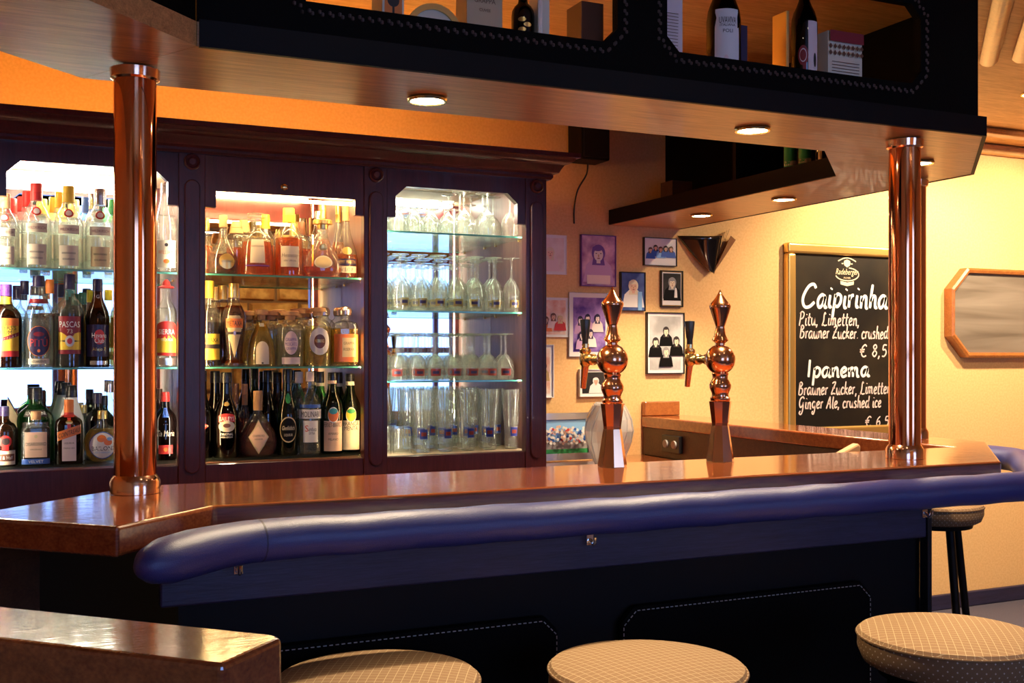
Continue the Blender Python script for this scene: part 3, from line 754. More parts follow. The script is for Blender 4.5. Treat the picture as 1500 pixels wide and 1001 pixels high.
def bottle(label, px, Y, zs, ytop, wpx, prof, body, cap=None, liq=None, dec=(), e=2.0, dy=1.0, group=None, name='liquor_bottle', neck=None, X=None, rz=None):
    d = dep(px, Y); X = xat(px, Y) if X is None else X
    H = EYE + (HOR - ytop) * d / F_PX - zs; R = wpx / 2 * d / F_PX
    pr = PROF[prof]
    for shrink in (1.0, .93, .86, .8, .74):
        x_, y_, ok = settle(X, Y, zs, R * shrink, R * shrink * min(1, max(dy, .3)))
        if ok or shrink == .74: R *= shrink; X, Y = x_, y_; break
        PLACED.pop()
    if not ok: print('CROWDED', label)
    ang = -math.atan2(X, Y) * 0.6 if rz is None else rz
    t = thing(name, label, 'bottle', (X, Y, zs + 0.0008), ang, group)
    dyy = [1 + (dy - 1) * 1.0] * len(pr)
    seg = 28 if e == 2 else 32
    def sect(z, r, k=1.0):
        # flattened bodies become round at the neck
        f = min(1, max(0, (rad_at(pr, z) - 0.36) / 0.30))
        return r * R * k, dy + (1 - dy) * (1 - f), e + (2 - e) * (1 - f)
    def body_bm(zmax, k, zmin=0.0, lift=0.0):
        bm = bmesh.new(); rings = []
        zs_ = [p for p in pr if zmin <= p[0] <= zmax]
        if not zs_ or zs_[-1][0] < zmax - 1e-4: zs_.append((zmax, rad_at(pr, zmax)))
        for z, r in zs_:
            rr_, dd, ee = sect(z, r, k)
            if dy > 1: rr_x, rr_y = rr_, rr_ * dd
            else: rr_x, rr_y = rr_, rr_ * dd
            rings.append([bm.verts.new((rr_x * sgnpow(math.cos(2 * PI * (i + .5) / seg), 2 / ee), rr_y * sgnpow(math.sin(2 * PI * (i + .5) / seg), 2 / ee), z * H + lift)) for i in range(seg)])
        for a, b in zip(rings, rings[1:]):
            for i in range(seg): bm.faces.new((a[i], a[(i + 1) % seg], b[(i + 1) % seg], b[i]))
        bm.faces.new(rings[0][::-1]); bm.faces.new(rings[-1])
        return bm
    ctop = 1.0
    if cap: ctop = cap[0] + 0.01
    obj('glass_body', body_bm(ctop, 1.0), body, t, 40)
    if liq: obj('liquid', body_bm(liq[0], 0.94, 0.0, 0.004), liq[1], t, 40)
    if cap:
        c0, cm, cr = cap[0], cap[1], (cap[2] if len(cap) > 2 else 1.08)
        r0 = rad_at(pr, c0) * R * cr; r1 = rad_at(pr, 1.0) * R * cr
        style = cap[3] if len(cap) > 3 else 'cap'
        if style == 'knob': P = [(c0, r0 * .75), (c0 + .02, r0 * 1.5), (c0 + (1 - c0) * .55, r0 * 1.9), (c0 + (1 - c0) * .85, r0 * 1.5), (1, r0 * .4)]
        elif style == 'disc': P = [(c0, r0 * .85), (c0 + (1 - c0) * .45, r0 * .9), (c0 + (1 - c0) * .5, r0 * 1.5), (.985, r0 * 1.5), (1, r0 * 1.3)]
        elif style == 'hat': P = [(c0, r0 * 1.9), (c0 + .008, r0 * 2.1), (c0 + .02, r0 * 1.9), (c0 + .03, r0 * 1.15), (c0 + (1 - c0) * .7, r0 * .95), (1, r0 * .4)]
        elif style == 'ball': P = [(c0, r0 * .8), (c0 + (1 - c0) * .1, r0 * 1.2), (c0 + (1 - c0) * .6, r0 * 1.3), (c0 + (1 - c0) * .9, r0 * .9), (1, r0 * .2)]
        else: P = [(c0, r0), (c0 + (1 - c0) * .45, (r0 + r1) / 2), (c0 + (1 - c0) * .46, (r0 + r1) / 2 * 1.04), (c0 + (1 - c0) * .52, (r0 + r1) / 2 * 1.04), (c0 + (1 - c0) * .53, (r0 + r1) / 2), (.99, r1), (1, r1 * .92)]
        cm_ = obj('cap', loft([(z * H, r) for z, r in P], 20), cm, t, 35)
    if neck:
        n0, n1, nm = neck
        obj('neck_band', loft([(z * H, rad_at(pr, z) * R * 1.05) for z in (n0, (n0 + n1) / 2, n1)], 20, cap=False), nm, t, 40)
    for D in dec:
        kind = D[0]
        def smap(s, z, eps):
            r = rad_at(pr, z) ; rr_, dd, ee = sect(z, r)
            if ee < 2.3:
                a = max(-1.45, min(1.45, s / max(.3, rref)))
                x = rr_ * math.sin(a); y = -rr_ * dd * math.cos(a)
            else:
                x = max(-.999, min(.999, s / r)) * rr_
                y = -rr_ * dd * (1 - abs(x / rr_) ** ee) ** (1 / ee)
            n = Vector((x, y * 1.0, 0)); l = n.length or 1
            return (x + n.x / l * eps, y - eps, z * H)
        if kind == 'txt':
            _, s, cz, h, mat, mw = D[:6]
            cx = D[6] if len(D) > 6 else 0.0
            sh = D[7] if len(D) > 7 else 0.0
            tilt = D[8] if len(D) > 8 else 0.0
            rref = rad_at(pr, cz)
            V, Fc = text_fit(s, h * H / R, mw, sh)
            VV = [smap(x + cx, cz + (y - h * H / R / 2 + x * tilt) * R / H, 0.0013) for x, y in V]
            if VV: obj('label_text', mesh_vf(VV, Fc), mat, t)
        else:
            _, cz, ww, hh, mat = D[:5]
            cx = D[5] if len(D) > 5 else 0.0
            eps = D[6] if len(D) > 6 else 0.0006
            rref = rad_at(pr, cz)
            pts = shape_pts(kind, cx, 0, ww, hh * H / R)
            bm = bmesh.new(); N = len(pts); K = 5
            cv = bm.verts.new(smap(cx, cz, eps)); prev = None
            for k in range(1, K + 1):
                f = k / K
                rg = [bm.verts.new(smap(cx + (x - cx) * f, cz + z * f * R / H, eps)) for x, z in pts]
                for i in range(N):
                    j = (i + 1) % N
                    if prev is None: bm.faces.new((cv, rg[i], rg[j]))
                    else: bm.faces.new((prev[i], rg[i], rg[j], prev[j]))
                prev = rg
            obj('label_patch', bm, mat, t, 60)
    return t
R1y, R2y, R3y, R4y = 3.79, 3.876, 3.957, 4.03
Za, Zb, Zc = 1.71, 1.397, 1.088
G1 = 'bottles on the top glass shelf, left bay'
# left bay, top shelf: clear fruit brandies with red wax seals
sealed = lambda g='paper': (('rect', .47, 1.5, .105, 'paper'), ('rect', .16, 1.35, .24, g), ('ell', .665, .62, .105, 'red', 0, .0016), ('ell', .665, .40, .068, 'paper_pink', 0, .0022),
    ('txt', 'WILDKIRSCH', .47, .035, 'dark_red', 1.2), ('txt', 'BRENNEREI', .19, .022, 'ink', .9), ('txt', 'EDELBRAND', .12, .022, 'ink', .8))
for px, yt, cm, lb in ((5, 284, 'cork', 'cork stopper'), (52, 269, 'red', 'red capsule'), (99.5, 273, 'yellow', 'yellow capsule'), (146, 277, 'silver', 'silver capsule')):
    bottle('clear brandy bottle with %s and red wax seal, front of the top shelf' % lb, px, R1y, Za, yt, 41, 'schnaps', 'glass_clear', (.80, cm), (.60, 'liq_clear'),
           sealed('paper_gold' if cm == 'silver' else 'paper'), group=G1)
for px, Y, yt, cm, lb in ((40, R2y, 281, 'red', 'red capsule standing right behind the red-capped front one'), (33, R3y, 289, 'red', 'red capsule in the third row'), (29, R4y, 292, 'red', 'red capsule at the mirror'),
                          (88, R2y, 282, 'yellow', 'yellow capsule behind the yellow-capped front one'), (79, R3y, 290, 'yellow', 'yellow capsule in the third row'), (73, R4y, 293, 'yellow', 'yellow capsule at the mirror'),
                          (127, R3y, 290, 'blue', 'blue foil neck in the third row'), (118, R4y, 294, 'gold', 'gold cap at the mirror'), (160, R3y, 293, 'green', 'green cap beside the copper column'), (136, R2y, 284, 'silver', 'silver cap behind the silver-capped front one'),
                          (12, R3y, 300, 'cork', 'cork stopper in the third row')):
    bottle('clear brandy bottle with ' + lb, px, Y, Za, yt, 34, 'schnaps', 'glass_clear', (.80, cm), (.60, 'liq_clear'), (('rect', .3, 1.4, .3, 'paper'),), group=G1)
bottle('clear pear brandy bottle right of the left copper column, top shelf', 243, R1y, Za, 268, 34, 'slope', 'glass_clear', (.88, 'silver'), (.62, 'liq_clear'),
       (('rect', .20, 1.7, .30, 'paper'), ('txt', 'WILLIAMS', .22, .045, 'orange', 1.4), ('ell', .12, .5, .05, 'orange', 0, .0012), ('ell', .30, .3, .04, 'ink', 0, .0012)), group=G1)
# left bay, middle shelf: rums
G2 = 'bottles on the middle glass shelf, left bay'
bottle('dark rum bottle with orange and yellow label at the left picture edge', 6, R1y, Zb, 417, 43, 'round_shoulder', 'glass_brown', (.86, 'purple'), (.62, 'liq_black'),
       (('rect', .36, 1.75, .46, 'yellow'), ('rect', .545, 1.75, .09, 'orange', 0, .0012), ('rect', .165, 1.75, .07, 'red', 0, .0012), ('slant', .35, 1.75, .045, 'dark_red', 0, .0014),
        ('txt', "MYERS'S", .475, .05, 'ink', 1.3), ('txt', 'RUM', .42, .05, 'ink', .7), ('txt', 'Original Dark', .35, .035, 'white', 1.4, 0, .2, .35)), neck=(.76, .85, 'yellow'), group=G2)
bottle('clear cachaca bottle with black oval label and red neck ribbon', 47, R1y, Zb, 404, 41, 'slope', 'glass_clear', (.88, 'violet_black'), (.52, 'liq_clear'),
       (('ell', .285, 1.62, .33, 'orange'), ('ell', .285, 1.54, .315, 'violet_black', 0, .0010), ('txt', 'PITÚ', .27, .085, 'red', 1.15), ('ell', .36, .7, .05, 'dark_red', 0, .0016), ('ell', .18, .2, .035, 'orange', 0, .0016),
        ('rect', .065, 1.5, .06, 'paper'), ('txt', 'AGUARDENTE', .065, .025, 'ink', 1.0)), neck=(.70, .745, 'dark_red'), group=G2)
bottle('dark rum bottle with red and yellow label and white lettering', 90.5, R1y, Zb, 402, 41, 'round_shoulder', 'glass_clear', (.84, 'violet_black'), (.56, 'liq_black'),
       (('rect', .345, 1.62, .40, 'yellow'), ('rect', .46, 1.62, .17, 'dark_red', 0, .0010), ('tri', .37, 1.5, .10, 'dark_red', 0, .0011), ('rect', .165, 1.62, .045, 'dark_red', 0, .0010), ('txt', 'PASCAS', .46, .065, 'white', 1.4), ('txt', '73', .385, .045, 'paper', .4),
        ('ell', .28, .62, .12, 'white', 0, .0012), ('ell', .28, .34, .065, 'red', 0, .0018), ('dia', .28, 1.5, .03, 'ink', 0, .0011)), group=G2)
bottle('tall dark brown rum bottle with black label and red disc', 131.5, R1y, Zb, 409, 33, 'wine', 'glass_brown', (.86, 'violet_black'), (.66, 'liq_black'),
       (('rect', .30, 2.2, .36, 'violet_black'), ('ell', .34, .9, .17, 'red', .12, .0012), ('txt', 'Havana', .36, .055, 'white', 1.25, .12), ('txt', 'Club', .30, .055, 'white', .8, .12), ('txt', 'Añejo 7', .205, .04, 'gold', 1.1, .1), ('txt', 'G', .80, .04, 'white', .3), ('rect', .05, 1.6, .045, 'silver', .1)), group=G2)
bottle('white rum bottle with yellow cap and yellow label beside the copper column', 158.5, R1y, Zb, 411, 34, 'round_shoulder', 'glass_clear', (.86, 'yellow'), (.64, 'liq_pale'),
       (('rect', .40, 2.4, .34, 'yellow'), ('ell', .40, .95, .17, 'red', 0, .0012), ('txt', 'Havana', .42, .055, 'white', 1.3), ('txt', 'Club', .36, .055, 'white', .8), ('txt', 'Añejo 3', .275, .04, 'ink', 1.2), ('rect', .10, 1.9, .05, 'paper_gold')), group=G2)
bottle('tequila bottle with red sombrero cap right of the left copper column', 243.5, R1y, Zb, 410, 31, 'round_shoulder', 'glass_clear', (.90, 'red', 1.0, 'hat'), (.66, 'liq_clear'),
       (('rect', .30, 2.0, .34, 'yellow'), ('arch', .42, 2.0, .20, 'red', 0, .0011), ('txt', 'SIERRA', .40, .06, 'white', 1.5), ('txt', 'TEQUILA', .31, .03, 'white', 1.1), ('rect', .145, 1.9, .035, 'red', 0, .0012), ('rect', .06, 2.0, .08, 'silver')), group=G2)
for px, Y, yt, wp, body, cm, lq, lb in ((36, R2y, 412, 32, 'glass_clear', 'violet_black', 'liq_clear', 'clear bottle with dark cap behind the oval-label cachaca'), (25, R4y, 419, 32, 'glass_clear', 'violet_black', 'liq_clear', 'clear bottle with dark cap at the mirror behind the cachaca'),
      (73, R2y, 410, 31, 'glass_clear', 'orange', 'liq_red', 'red rum bottle with copper-coloured neck foil behind the red and yellow label'), (64, R4y, 412, 31, 'glass_clear', 'brown', 'liq_dark', 'amber bottle with brown cap at the mirror, middle shelf'),
      (106, R3y, 416, 29, 'glass_deep_green', 'teal', None, 'dark bottle with tall teal cap in the third row'), (110, R2y, 431, 29, 'glass_brown', 'dark_green', 'liq_dark', 'short dark bottle with ribbed green cap behind the rums'), (121, R4y, 429, 28, 'glass_deep_green', 'dark_green', None, 'green-capped bottle at the mirror behind the rums'),
      (144, R2y, 416, 30, 'glass_clear', 'yellow', 'liq_pale', 'white rum bottle with yellow cap in the second row')):
    bottle(lb, px, Y, Zb, yt, wp, 'round_shoulder', body, (.84, cm), (.6, lq) if lq else None, (), group=G2)
# left bay, bottom
G3 = 'bottles on the bottom of the left bay'
bottle('dark liqueur bottle with red emblem and white label at the left picture edge', 6, R1y, Zc, 596, 37, 'std', 'glass_brown', (.84, 'violet_black'), (.7, 'liq_black'),
       (('rect', .15, 1.8, .24, 'paper'), ('ell', .42, .95, .20, 'red', .1), ('ell', .42, .6, .12, 'ink', .1, .0012), ('rect', .31, .5, .1, 'red', .1, .0012), ('rect', .15, 1.6, .12, 'brown', 0, .0012), ('txt', 'Half & Half', .15, .06, 'white', 1.3)), group=G3)
bottle('square amaretto bottle with peach paper label', 52.5, R1y, Zc, 603, 39, 'square', 'glass_clear', (.84, 'cork'), (.66, 'liq_black'),
       (('rect', .385, 1.5, .47, 'paper_peach'), ('txt', 'DISARONNO', .40, .065, 'ink', 1.35), ('txt', 'ORIGINALE', .30, .028, 'brown', .9), ('ell', .54, .22, .07, 'paper_gold', 0, .0012), ('rect', .075, 1.9, .10, 'blue'), ('txt', 'VELVET', .075, .055, 'white', 1.2)), e=5, dy=.85, group=G3)
bottle('square orange liqueur bottle with orange cap and red ribbon', 101, R1y, Zc, 586, 38, 'boxy', 'glass_brown', (.80, 'orange'), (.66, 'liq_black'),
       (('rect', .28, 1.0, .46, 'paper_pink'), ('slant', .49, 1.6, .14, 'orange', 0, .0012), ('txt', 'COINTREAU', .49, .075, 'ink', 1.5, 0, .15, .35), ('rect', .62, .25, .20, 'red', 0, .0010), ('ell', .655, .5, .06, 'gold', 0, .0014), ('txt', 'LIQUEUR', .33, .03, 'brown', .7), ('txt', 'TRIPLE SEC', .25, .025, 'brown', .8)), e=4, dy=.85, neck=(.73, .80, 'red'), group=G3)
bottle('flat round flask of apricot liqueur with round white label', 146, R1y, Zc, 602, 52, 'flask', 'glass_clear', (.84, 'gold'), (.62, 'liq_gold'),
       (('ell', .335, 1.56, .53, 'blue'), ('ell', .335, 1.44, .49, 'white', 0, .0012), ('ell', .47, .48, .14, 'orange', -.05, .0016), ('ell', .40, .44, .13, 'orange', .28, .0017), ('ell', .46, .28, .07, 'sky_blue', .36, .0018), ('txt', 'BAILONI', .28, .085, 'ink', 1.15, 0), ('txt', 'GOLD-MARILLEN', .20, .03, 'sky_blue', .8)), e=2, dy=.62, group=G3)
bottle('dark coffee liqueur bottle with red cap right of the left copper column', 242, R1y, Zc, 575, 32, 'round_shoulder', 'glass_black', (.86, 'red'), None,
       (('txt', 'Tia Maria', .40, .09, 'paper', 1.6, 0, .25), ('rect', .16, 1.3, .13, 'red'), ('ell', .16, .4, .06, 'orange', 0, .0012), ('rect', .70, .45, .14, 'blue'), ('txt', '• • •', .53, .03, 'white', .8)), group=G3)
for a in ((50, R2y, 568, 50, 'round_shoulder', 'glass_green', 'black_plastic', 'broad green herb liqueur bottle with black cap behind the amaretto', (('rect', .66, 1.3, .09, 'ink'), ('txt', 'BÉNÉDICTINE', .66, .045, 'white', 1.15), ('rect', .42, 1.5, .24, 'silver'), ('ell', .42, .9, .16, 'grey', 0, .0012))),
          (92, R3y, 561, 36, 'slope', 'white', 'black_plastic', 'white bottle with black cap, third row behind the orange liqueur', ()), (105, R2y, 565, 36, 'slope', 'white', 'black_plastic', 'white bottle with black cap directly behind the orange liqueur', ()),
          (137, R2y, 576, 32, 'round_shoulder', 'glass_black', 'violet_black', 'dark bottle with navy cap behind the round flask', ()), (152, R3y, 580, 30, 'round_shoulder', 'glass_deep_green', 'black_plastic', 'dark green bottle with black cap behind the round flask', ()),
          (123, R3y, 594, 26, 'std', 'glass_clear', 'gold', 'small bottle with gold cap between the square bottles and the flask', ()), (161, R4y, 558, 28, 'std', 'glass_clear', 'silver', 'clear bottle with white metal cap beside the copper column', ()),
          (62, R4y, 573, 28, 'std', 'glass_brown', 'brown', 'dark bottle with brown cap at the mirror behind the green bottle', ()), (75, R3y, 578, 27, 'std', 'glass_brown', 'dark_red', 'dark bottle with dark red cap in the third row', ()), (233, R3y, 570, 26, 'std', 'glass_brown', 'brown', 'dark bottle with brown cap behind the coffee liqueur', ())):
    bottle(a[7], a[0], a[1], Zc, a[2], a[3], a[4], a[5], (.84, a[6]), None, a[8], group=G3)
jar = thing('napkin_tumbler', 'clear tumbler holding a folded yellow cloth, bottom left shelf', 'tumbler', (xat(15, R3y + .03), R3y + .03, Zc + .001))
obj('glass_body', loft([(0, .030), (.10, .036), (.10, .034), (.005, .028), (.004, 0)], 20, cap=False), 'glass_clear', jar, 40)
bm = bmesh.new()
for k in range(3):
    prism_xz([(-.022 + k * .012, .012), (-.002 + k * .012, .012), (.010 + k * .010, .17 - k * .02), (-.008 + k * .010, .205 - k * .02)], -.008 + k * .006, -.003 + k * .006, bm)
obj('folded_cloth', bm, 'paper_gold', jar)

# middle bay
G4 = 'cognac bottles on the top shelf, middle bay'
bottle('teardrop cognac bottle with oval gold label', 327, R1y, Za, 316, 43, 'teardrop', 'glass_clear', (.80, 'cork'), (.32, 'liq_dark'), (('ell', .215, 1.1, .26, 'gold', .22), ('txt', 'COGNAC', .215, .04, 'brown', .8, .22)), dy=.75, group=G4)
bottle('bell-shaped cognac decanter with glass stopper and cream label', 374, R1y, Za, 313, 50, 'bell', 'glass_clear', (.86, 'glass_clear', 1.2, 'disc'), (.52, 'liq_amber'), (('rect', .38, .82, .38, 'paper'), ('txt', 'NAPOLEON', .46, .03, 'brown', .7), ('rect', .15, 1.5, .02, 'purple')), dy=.8, group=G4)
bottle('cognac bottle with yellow capsule and cream label', 418, R1y, Za, 305, 41, 'schnaps', 'glass_clear', (.79, 'yellow'), (.54, 'liq_amber'), (('rect', .28, 1.35, .30, 'paper'), ('txt', 'Hennessy', .30, .06, 'brown', 1.15, 0, .15), ('txt', 'VERY SPECIAL', .22, .025, 'brown', .9)), group=G4)
bottle('fan-shaped cut crystal cognac decanter with dark stopper', 461, R1y, Za, 322, 57, 'fan', 'crystal', (.84, 'gold', 1.1, 'disc'), (.16, 'liq_amber'), (('ell', .26, .95, .22, 'paper'), ('ell', .26, .80, .18, 'paper_gold', 0, .0012), ('ell', .52, .4, .12, 'gold')), dy=.5, group=G4)
bottle('tall tapered cognac bottle with dark band label', 507, R1y, Za, 295, 36, 'slim_fan', 'glass_clear', (.76, 'cork'), (.30, 'liq_amber'), (('rect', .21, 1.7, .085, 'violet_black'), ('rect', .115, 1.7, .085, 'paper'), ('txt', 'REMY MARTIN', .215, .045, 'gold', 1.5), ('txt', 'V.S.O.P', .115, .05, 'ink', 1.0), ('ell', .36, .8, .10, 'gold')), group=G4)
for a in ((303, R2y, 320, 26, 'slim_fan', 'gold', 'liq_amber', 'amber bottle cut off by the pilaster'), (346, R2y, 325, 30, 'squat', 'cork', 'liq_amber', 'cork-stoppered amber bottle behind the teardrop cognac'), (357, R3y, 323, 30, 'squat', 'cork', 'liq_amber', 'cork-stoppered amber bottle in the third row'),
          (389, R3y, 315, 28, 'wine', 'yellow', 'liq_amber', 'amber bottle with tall yellow capsule behind the bell decanter'), (430, R3y, 327, 28, 'std', 'gold', 'liq_amber', 'amber bottle with gold cap in the third row'), (442, R2y, 326, 27, 'std', 'brown', 'liq_amber', 'amber bottle with brown cap behind the fan decanter'),
          (467, R3y, 310, 28, 'wine', 'silver', 'liq_amber', 'amber bottle with pale cap behind the fan decanter'), (480, R3y, 301, 28, 'slim_fan', 'gold', 'liq_amber', 'tapered amber bottle with gold capsule in the third row'), (494, R2y, 297, 30, 'slim_fan', 'gold', 'liq_amber', 'tapered amber bottle directly behind the dark band cognac')):
    bottle(a[7] + ', middle bay', a[0], a[1], Za, a[2], a[3], a[4], 'glass_clear', (.78, a[5]), (.5, a[6]), (), group=G4)
G5 = 'bottles on the middle shelf, middle bay'
bottle('brandy bottle with yellow label cut off by the left pilaster', 307, R1y, Zb, 412, 32, 'wine', 'glass_clear', (.80, 'yellow'), (.5, 'liq_black'), (('rect', .23, 2.0, .30, 'yellow'), ('txt', 'METAXA', .31, .05, 'ink', 1.5), ('rect', .235, 2.0, .05, 'ink', 0, .0012)), group=G5)
bottle('amphora-shaped brandy bottle with gold cap and pointed bronze label', 342.5, R1y, Zb, 416, 34, 'amphora', 'glass_clear', (.83, 'gold'), (.72, 'liq_dark'), (('tri', .36, 1.35, .50, 'paper_gold'), ('rect', .52, 1.5, .11, 'orange', 0, .001), ('txt', 'METAXA', .52, .06, 'ink', 1.3), ('rect', .40, 1.5, .03, 'ink', 0, .0012), ('ell', .40, .25, .05, 'silver', 0, .0018)), group=G5)
bottle('amphora brandy bottle in the second row behind the bronze label', 326, R2y, Zb, 419, 32, 'amphora', 'glass_clear', (.83, 'gold'), (.72, 'liq_dark'), (), group=G5)
bottle('amphora brandy bottle in the third row behind the bronze label', 315, R3y, Zb, 421, 32, 'amphora', 'glass_clear', (.83, 'gold'), (.72, 'liq_dark'), (), group=G5)
bottle('cone-shaped grappa bottle with white arched label', 381, R1y, Zb, 454, 40, 'cone', 'glass_clear', (.82, 'cork', 1.1, 'disc'), (.76, 'liq_gold'), (('arch', .24, .95, .40, 'paper'), ('ell', .06, .15, .03, 'ink', 0, .0012), ('rect', .73, .3, .06, 'paper')), group=G5)
bottle('straight clear grappa bottle with round printed label and wide stopper', 421, R1y, Zb, 456, 40, 'squat', 'glass_clear', (.84, 'cork', 1.1, 'disc'), (.68, 'liq_clear'), (('ell', .42, 1.0, .42, 'paper_pink'), ('txt', 'GRAPPA', .48, .06, 'purple', .8), ('txt', 'MOSCATO', .40, .06, 'purple', .85), ('txt', 'GRAPPA', .32, .05, 'purple', .7), ('rect', .10, 1.4, .12, 'paper_pink')), group=G5)
bottle('pale grappa bottle with large round white label', 462, R1y, Zb, 451, 39, 'squat', 'glass_clear', (.86, 'cork', 1.0, 'disc'), (.66, 'liq_pale'), (('ell', .42, 1.6, .46, 'white', .05), ('ell', .42, .85, .24, 'brown', .05, .0012), ('txt', 'NONINO', .43, .06, 'gold', .7, .05)), group=G5)
bottle('square golden grappa bottle with amber label and round chrome stopper', 499, R1y, Zb, 449, 38, 'square', 'glass_clear', (.84, 'silver', 1.25, 'ball'), (.60, 'liq_gold'), (('rect', .30, 1.8, .46, 'orange'), ('rect', .31, 1.0, .32, 'paper_gold', .2, .0012), ('txt', 'GRAPPA', .38, .05, 'brown', .8, .2), ('txt', 'RISERVA', .28, .05, 'brown', .8, .2)), e=4, dy=.9, group=G5)
for a in ((397, R2y, 456, 34, 'squat', 'cork', 'liq_clear', 'clear grappa bottle with cork stopper behind the cone bottle'), (409, R3y, 454, 32, 'squat', 'cork', 'liq_clear', 'clear grappa bottle with cork stopper in the third row'), (436, R2y, 453, 33, 'squat', 'cork', 'liq_pale', 'pale grappa bottle behind the printed label'),
          (447, R3y, 452, 32, 'squat', 'cork', 'liq_pale', 'pale grappa bottle in the third row'), (474, R2y, 450, 34, 'squat', 'silver', 'liq_gold', 'golden bottle with chrome stopper behind the round white label'), (488, R2y + .03, 450, 30, 'squat', 'silver', 'liq_gold', 'golden bottle with chrome stopper behind the square one'),
          (365, R3y, 456, 32, 'cone', 'cork', 'liq_gold', 'golden cone bottle in the third row')):
    bottle(a[7] + ', middle bay', a[0], a[1], Zb, a[2], a[3], a[4], 'glass_clear', (.84, a[5], 1.1, 'ball' if a[5] == 'silver' else 'disc'), (.62, a[6]), (), group=G5)
G6 = 'bottles on the bottom of the middle bay'
bottle('black cream liqueur bottle with red arched label', 331, R1y, Zc, 546, 36, 'cream', 'glass_black', (.88, 'black_plastic'), None, (('arch', .47, 1.35, .10, 'red'), ('txt', 'BAILEYS', .46, .05, 'white', 1.2), ('ell', .37, 1.35, .13, 'paper'), ('ell', .38, .6, .05, 'brown', 0, .0012), ('ell', .63, .45, .05, 'gold'), ('txt', 'ORIGINAL', .28, .03, 'white', 1.0), ('txt', 'IRISH CREAM', .245, .02, 'white', .9)), group=G6)
bottle('dark liqueur bottle at the left pilaster with small red label', 306, R1y, Zc, 544, 30, 'cream', 'glass_black', (.88, 'black_plastic'), None, (('dia', .37, 1.2, .10, 'red'), ('txt', 'RAMAZZOTTI', .37, .025, 'white', 1.0)), group=G6)
bottle('globe-shaped red liqueur bottle with diamond label and red wax neck', 376, R1y, Zc, 573, 55, 'globe', 'glass_clear', (.70, 'cork'), (.50, 'liq_red'), (('dia', .30, 1.1, .52, 'paper_gold'), ('dia', .30, .95, .45, 'paper_peach', 0, .0012), ('txt', 'CHAMBORD', .32, .035, 'brown', .6), ('txt', 'LIQUEUR', .27, .025, 'brown', .4)), dy=.62, group=G6)
bottle('dark green whisky liqueur bottle with round black label', 419.5, R1y, Zc, 541, 30, 'cream', 'glass_deep_green', (.84, 'black_plastic'), None, (('ell', .30, 1.75, .30, 'paper_gold'), ('ell', .30, 1.6, .27, 'black_paint', 0, .0012), ('txt', 'Glenfiddich', .32, .05, 'paper', 1.2, 0, .2), ('txt', 'LIQUEUR', .24, .03, 'paper', .8), ('ell', .66, .5, .12, 'green')), group=G6)
bottle('clear sambuca bottle with white band and small white label', 452, R1y, Zc, 545, 33, 'round_shoulder', 'glass_clear', (.88, 'paper_pink'), (.60, 'liq_clear'), (('rect', .49, 2.5, .11, 'white'), ('txt', 'MOLINARI', .49, .07, 'ink', 1.75), ('rect', .28, 1.35, .26, 'white'), ('txt', 'S', .32, .08, 'red', .3, -.35), ('txt', 'ambuca', .31, .05, 'ink', .7, .15, .2), ('txt', 'EXTRA', .26, .03, 'ink', .5, .1), ('rect', .585, 2.2, .04, 'blue')), group=G6)
bottle('green bitter bottle with peach label and globe emblem', 485, R1y, Zc, 546, 32, 'wine', 'glass_deep_green', (.90, 'black_plastic'), None, (('rect', .22, 1.85, .37, 'paper_peach'), ('ell', .475, 1.0, .20, 'white'), ('ell', .48, .92, .17, 'orange', 0, .0012), ('ell', .525, .75, .075, 'teal', 0, .0016), ('txt', 'FERNET-BRANCA', .36, .06, 'ink', 1.75), ('txt', 'AMARO', .25, .03, 'brown', .9), ('txt', 'MILANO', .18, .03, 'brown', .9)), neck=(.86, .90, 'paper_peach'), group=G6)
bottle('green mint bitter bottle with pale label at the right pilaster', 513, R1y, Zc, 548, 31, 'wine', 'glass_deep_green', (.90, 'black_plastic'), None, (('rect', .22, 1.85, .37, 'paper'), ('ell', .475, 1.0, .20, 'white'), ('ell', .48, .92, .17, 'yellow', 0, .0012), ('ell', .525, .75, .06, 'green', 0, .0016), ('txt', 'BRANCA', .37, .055, 'ink', 1.5), ('txt', 'MENTA', .31, .055, 'ink', 1.3)), neck=(.85, .90, 'paper'), group=G6)
for a in ((315, R2y, 544, 30, 'cream', 'glass_black', 'black_plastic', 'black bottle behind the cream liqueur'), (346, R3y, 562, 34, 'globe', 'glass_clear', 'brown', 'globe bottle with brown neck in the third row'), (359, R2y, 563, 36, 'globe', 'glass_clear', 'cork', 'globe bottle with red-brown neck in the second row'),
          (392, R2y, 543, 28, 'cream', 'glass_black', 'black_plastic', 'black bottle with slim neck behind the globe bottle'), (406, R3y, 546, 28, 'cream', 'glass_black', 'black_plastic', 'black bottle in the third row behind the whisky liqueur'), (438, R2y, 545, 31, 'round_shoulder', 'glass_clear', 'paper_pink', 'clear sambuca bottle in the second row'),
          (469, R2y, 545, 28, 'wine', 'glass_green', 'black_plastic', 'green bottle in the second row behind the peach label'), (497, R2y, 546, 28, 'wine', 'glass_deep_green', 'black_plastic', 'dark green bottle between the two bitters'), (458, R3y, 544, 28, 'wine', 'glass_green', 'black_plastic', 'bright green bottle in the third row behind the sambuca'),
          (484, R3y, 547, 28, 'wine', 'glass_green', 'black_plastic', 'green bottle in the third row behind the bitters')):
    lq = (.5, 'liq_red') if a[4] == 'globe' else None
    dc = (('rect', .49, 2.5, .11, 'white'), ('txt', 'MOLINARI', .49, .07, 'ink', 1.75)) if 'sambuca bottle in' in a[7] else ()
    bottle(a[7] + ', middle bay', a[0], a[1], Zc, a[2], a[3], a[4], a[5], (.86 if a[4] != 'globe' else .70, a[6]), lq, dc, neck=(.82, .86, 'paper') if a[4] == 'wine' else None, group=G6)

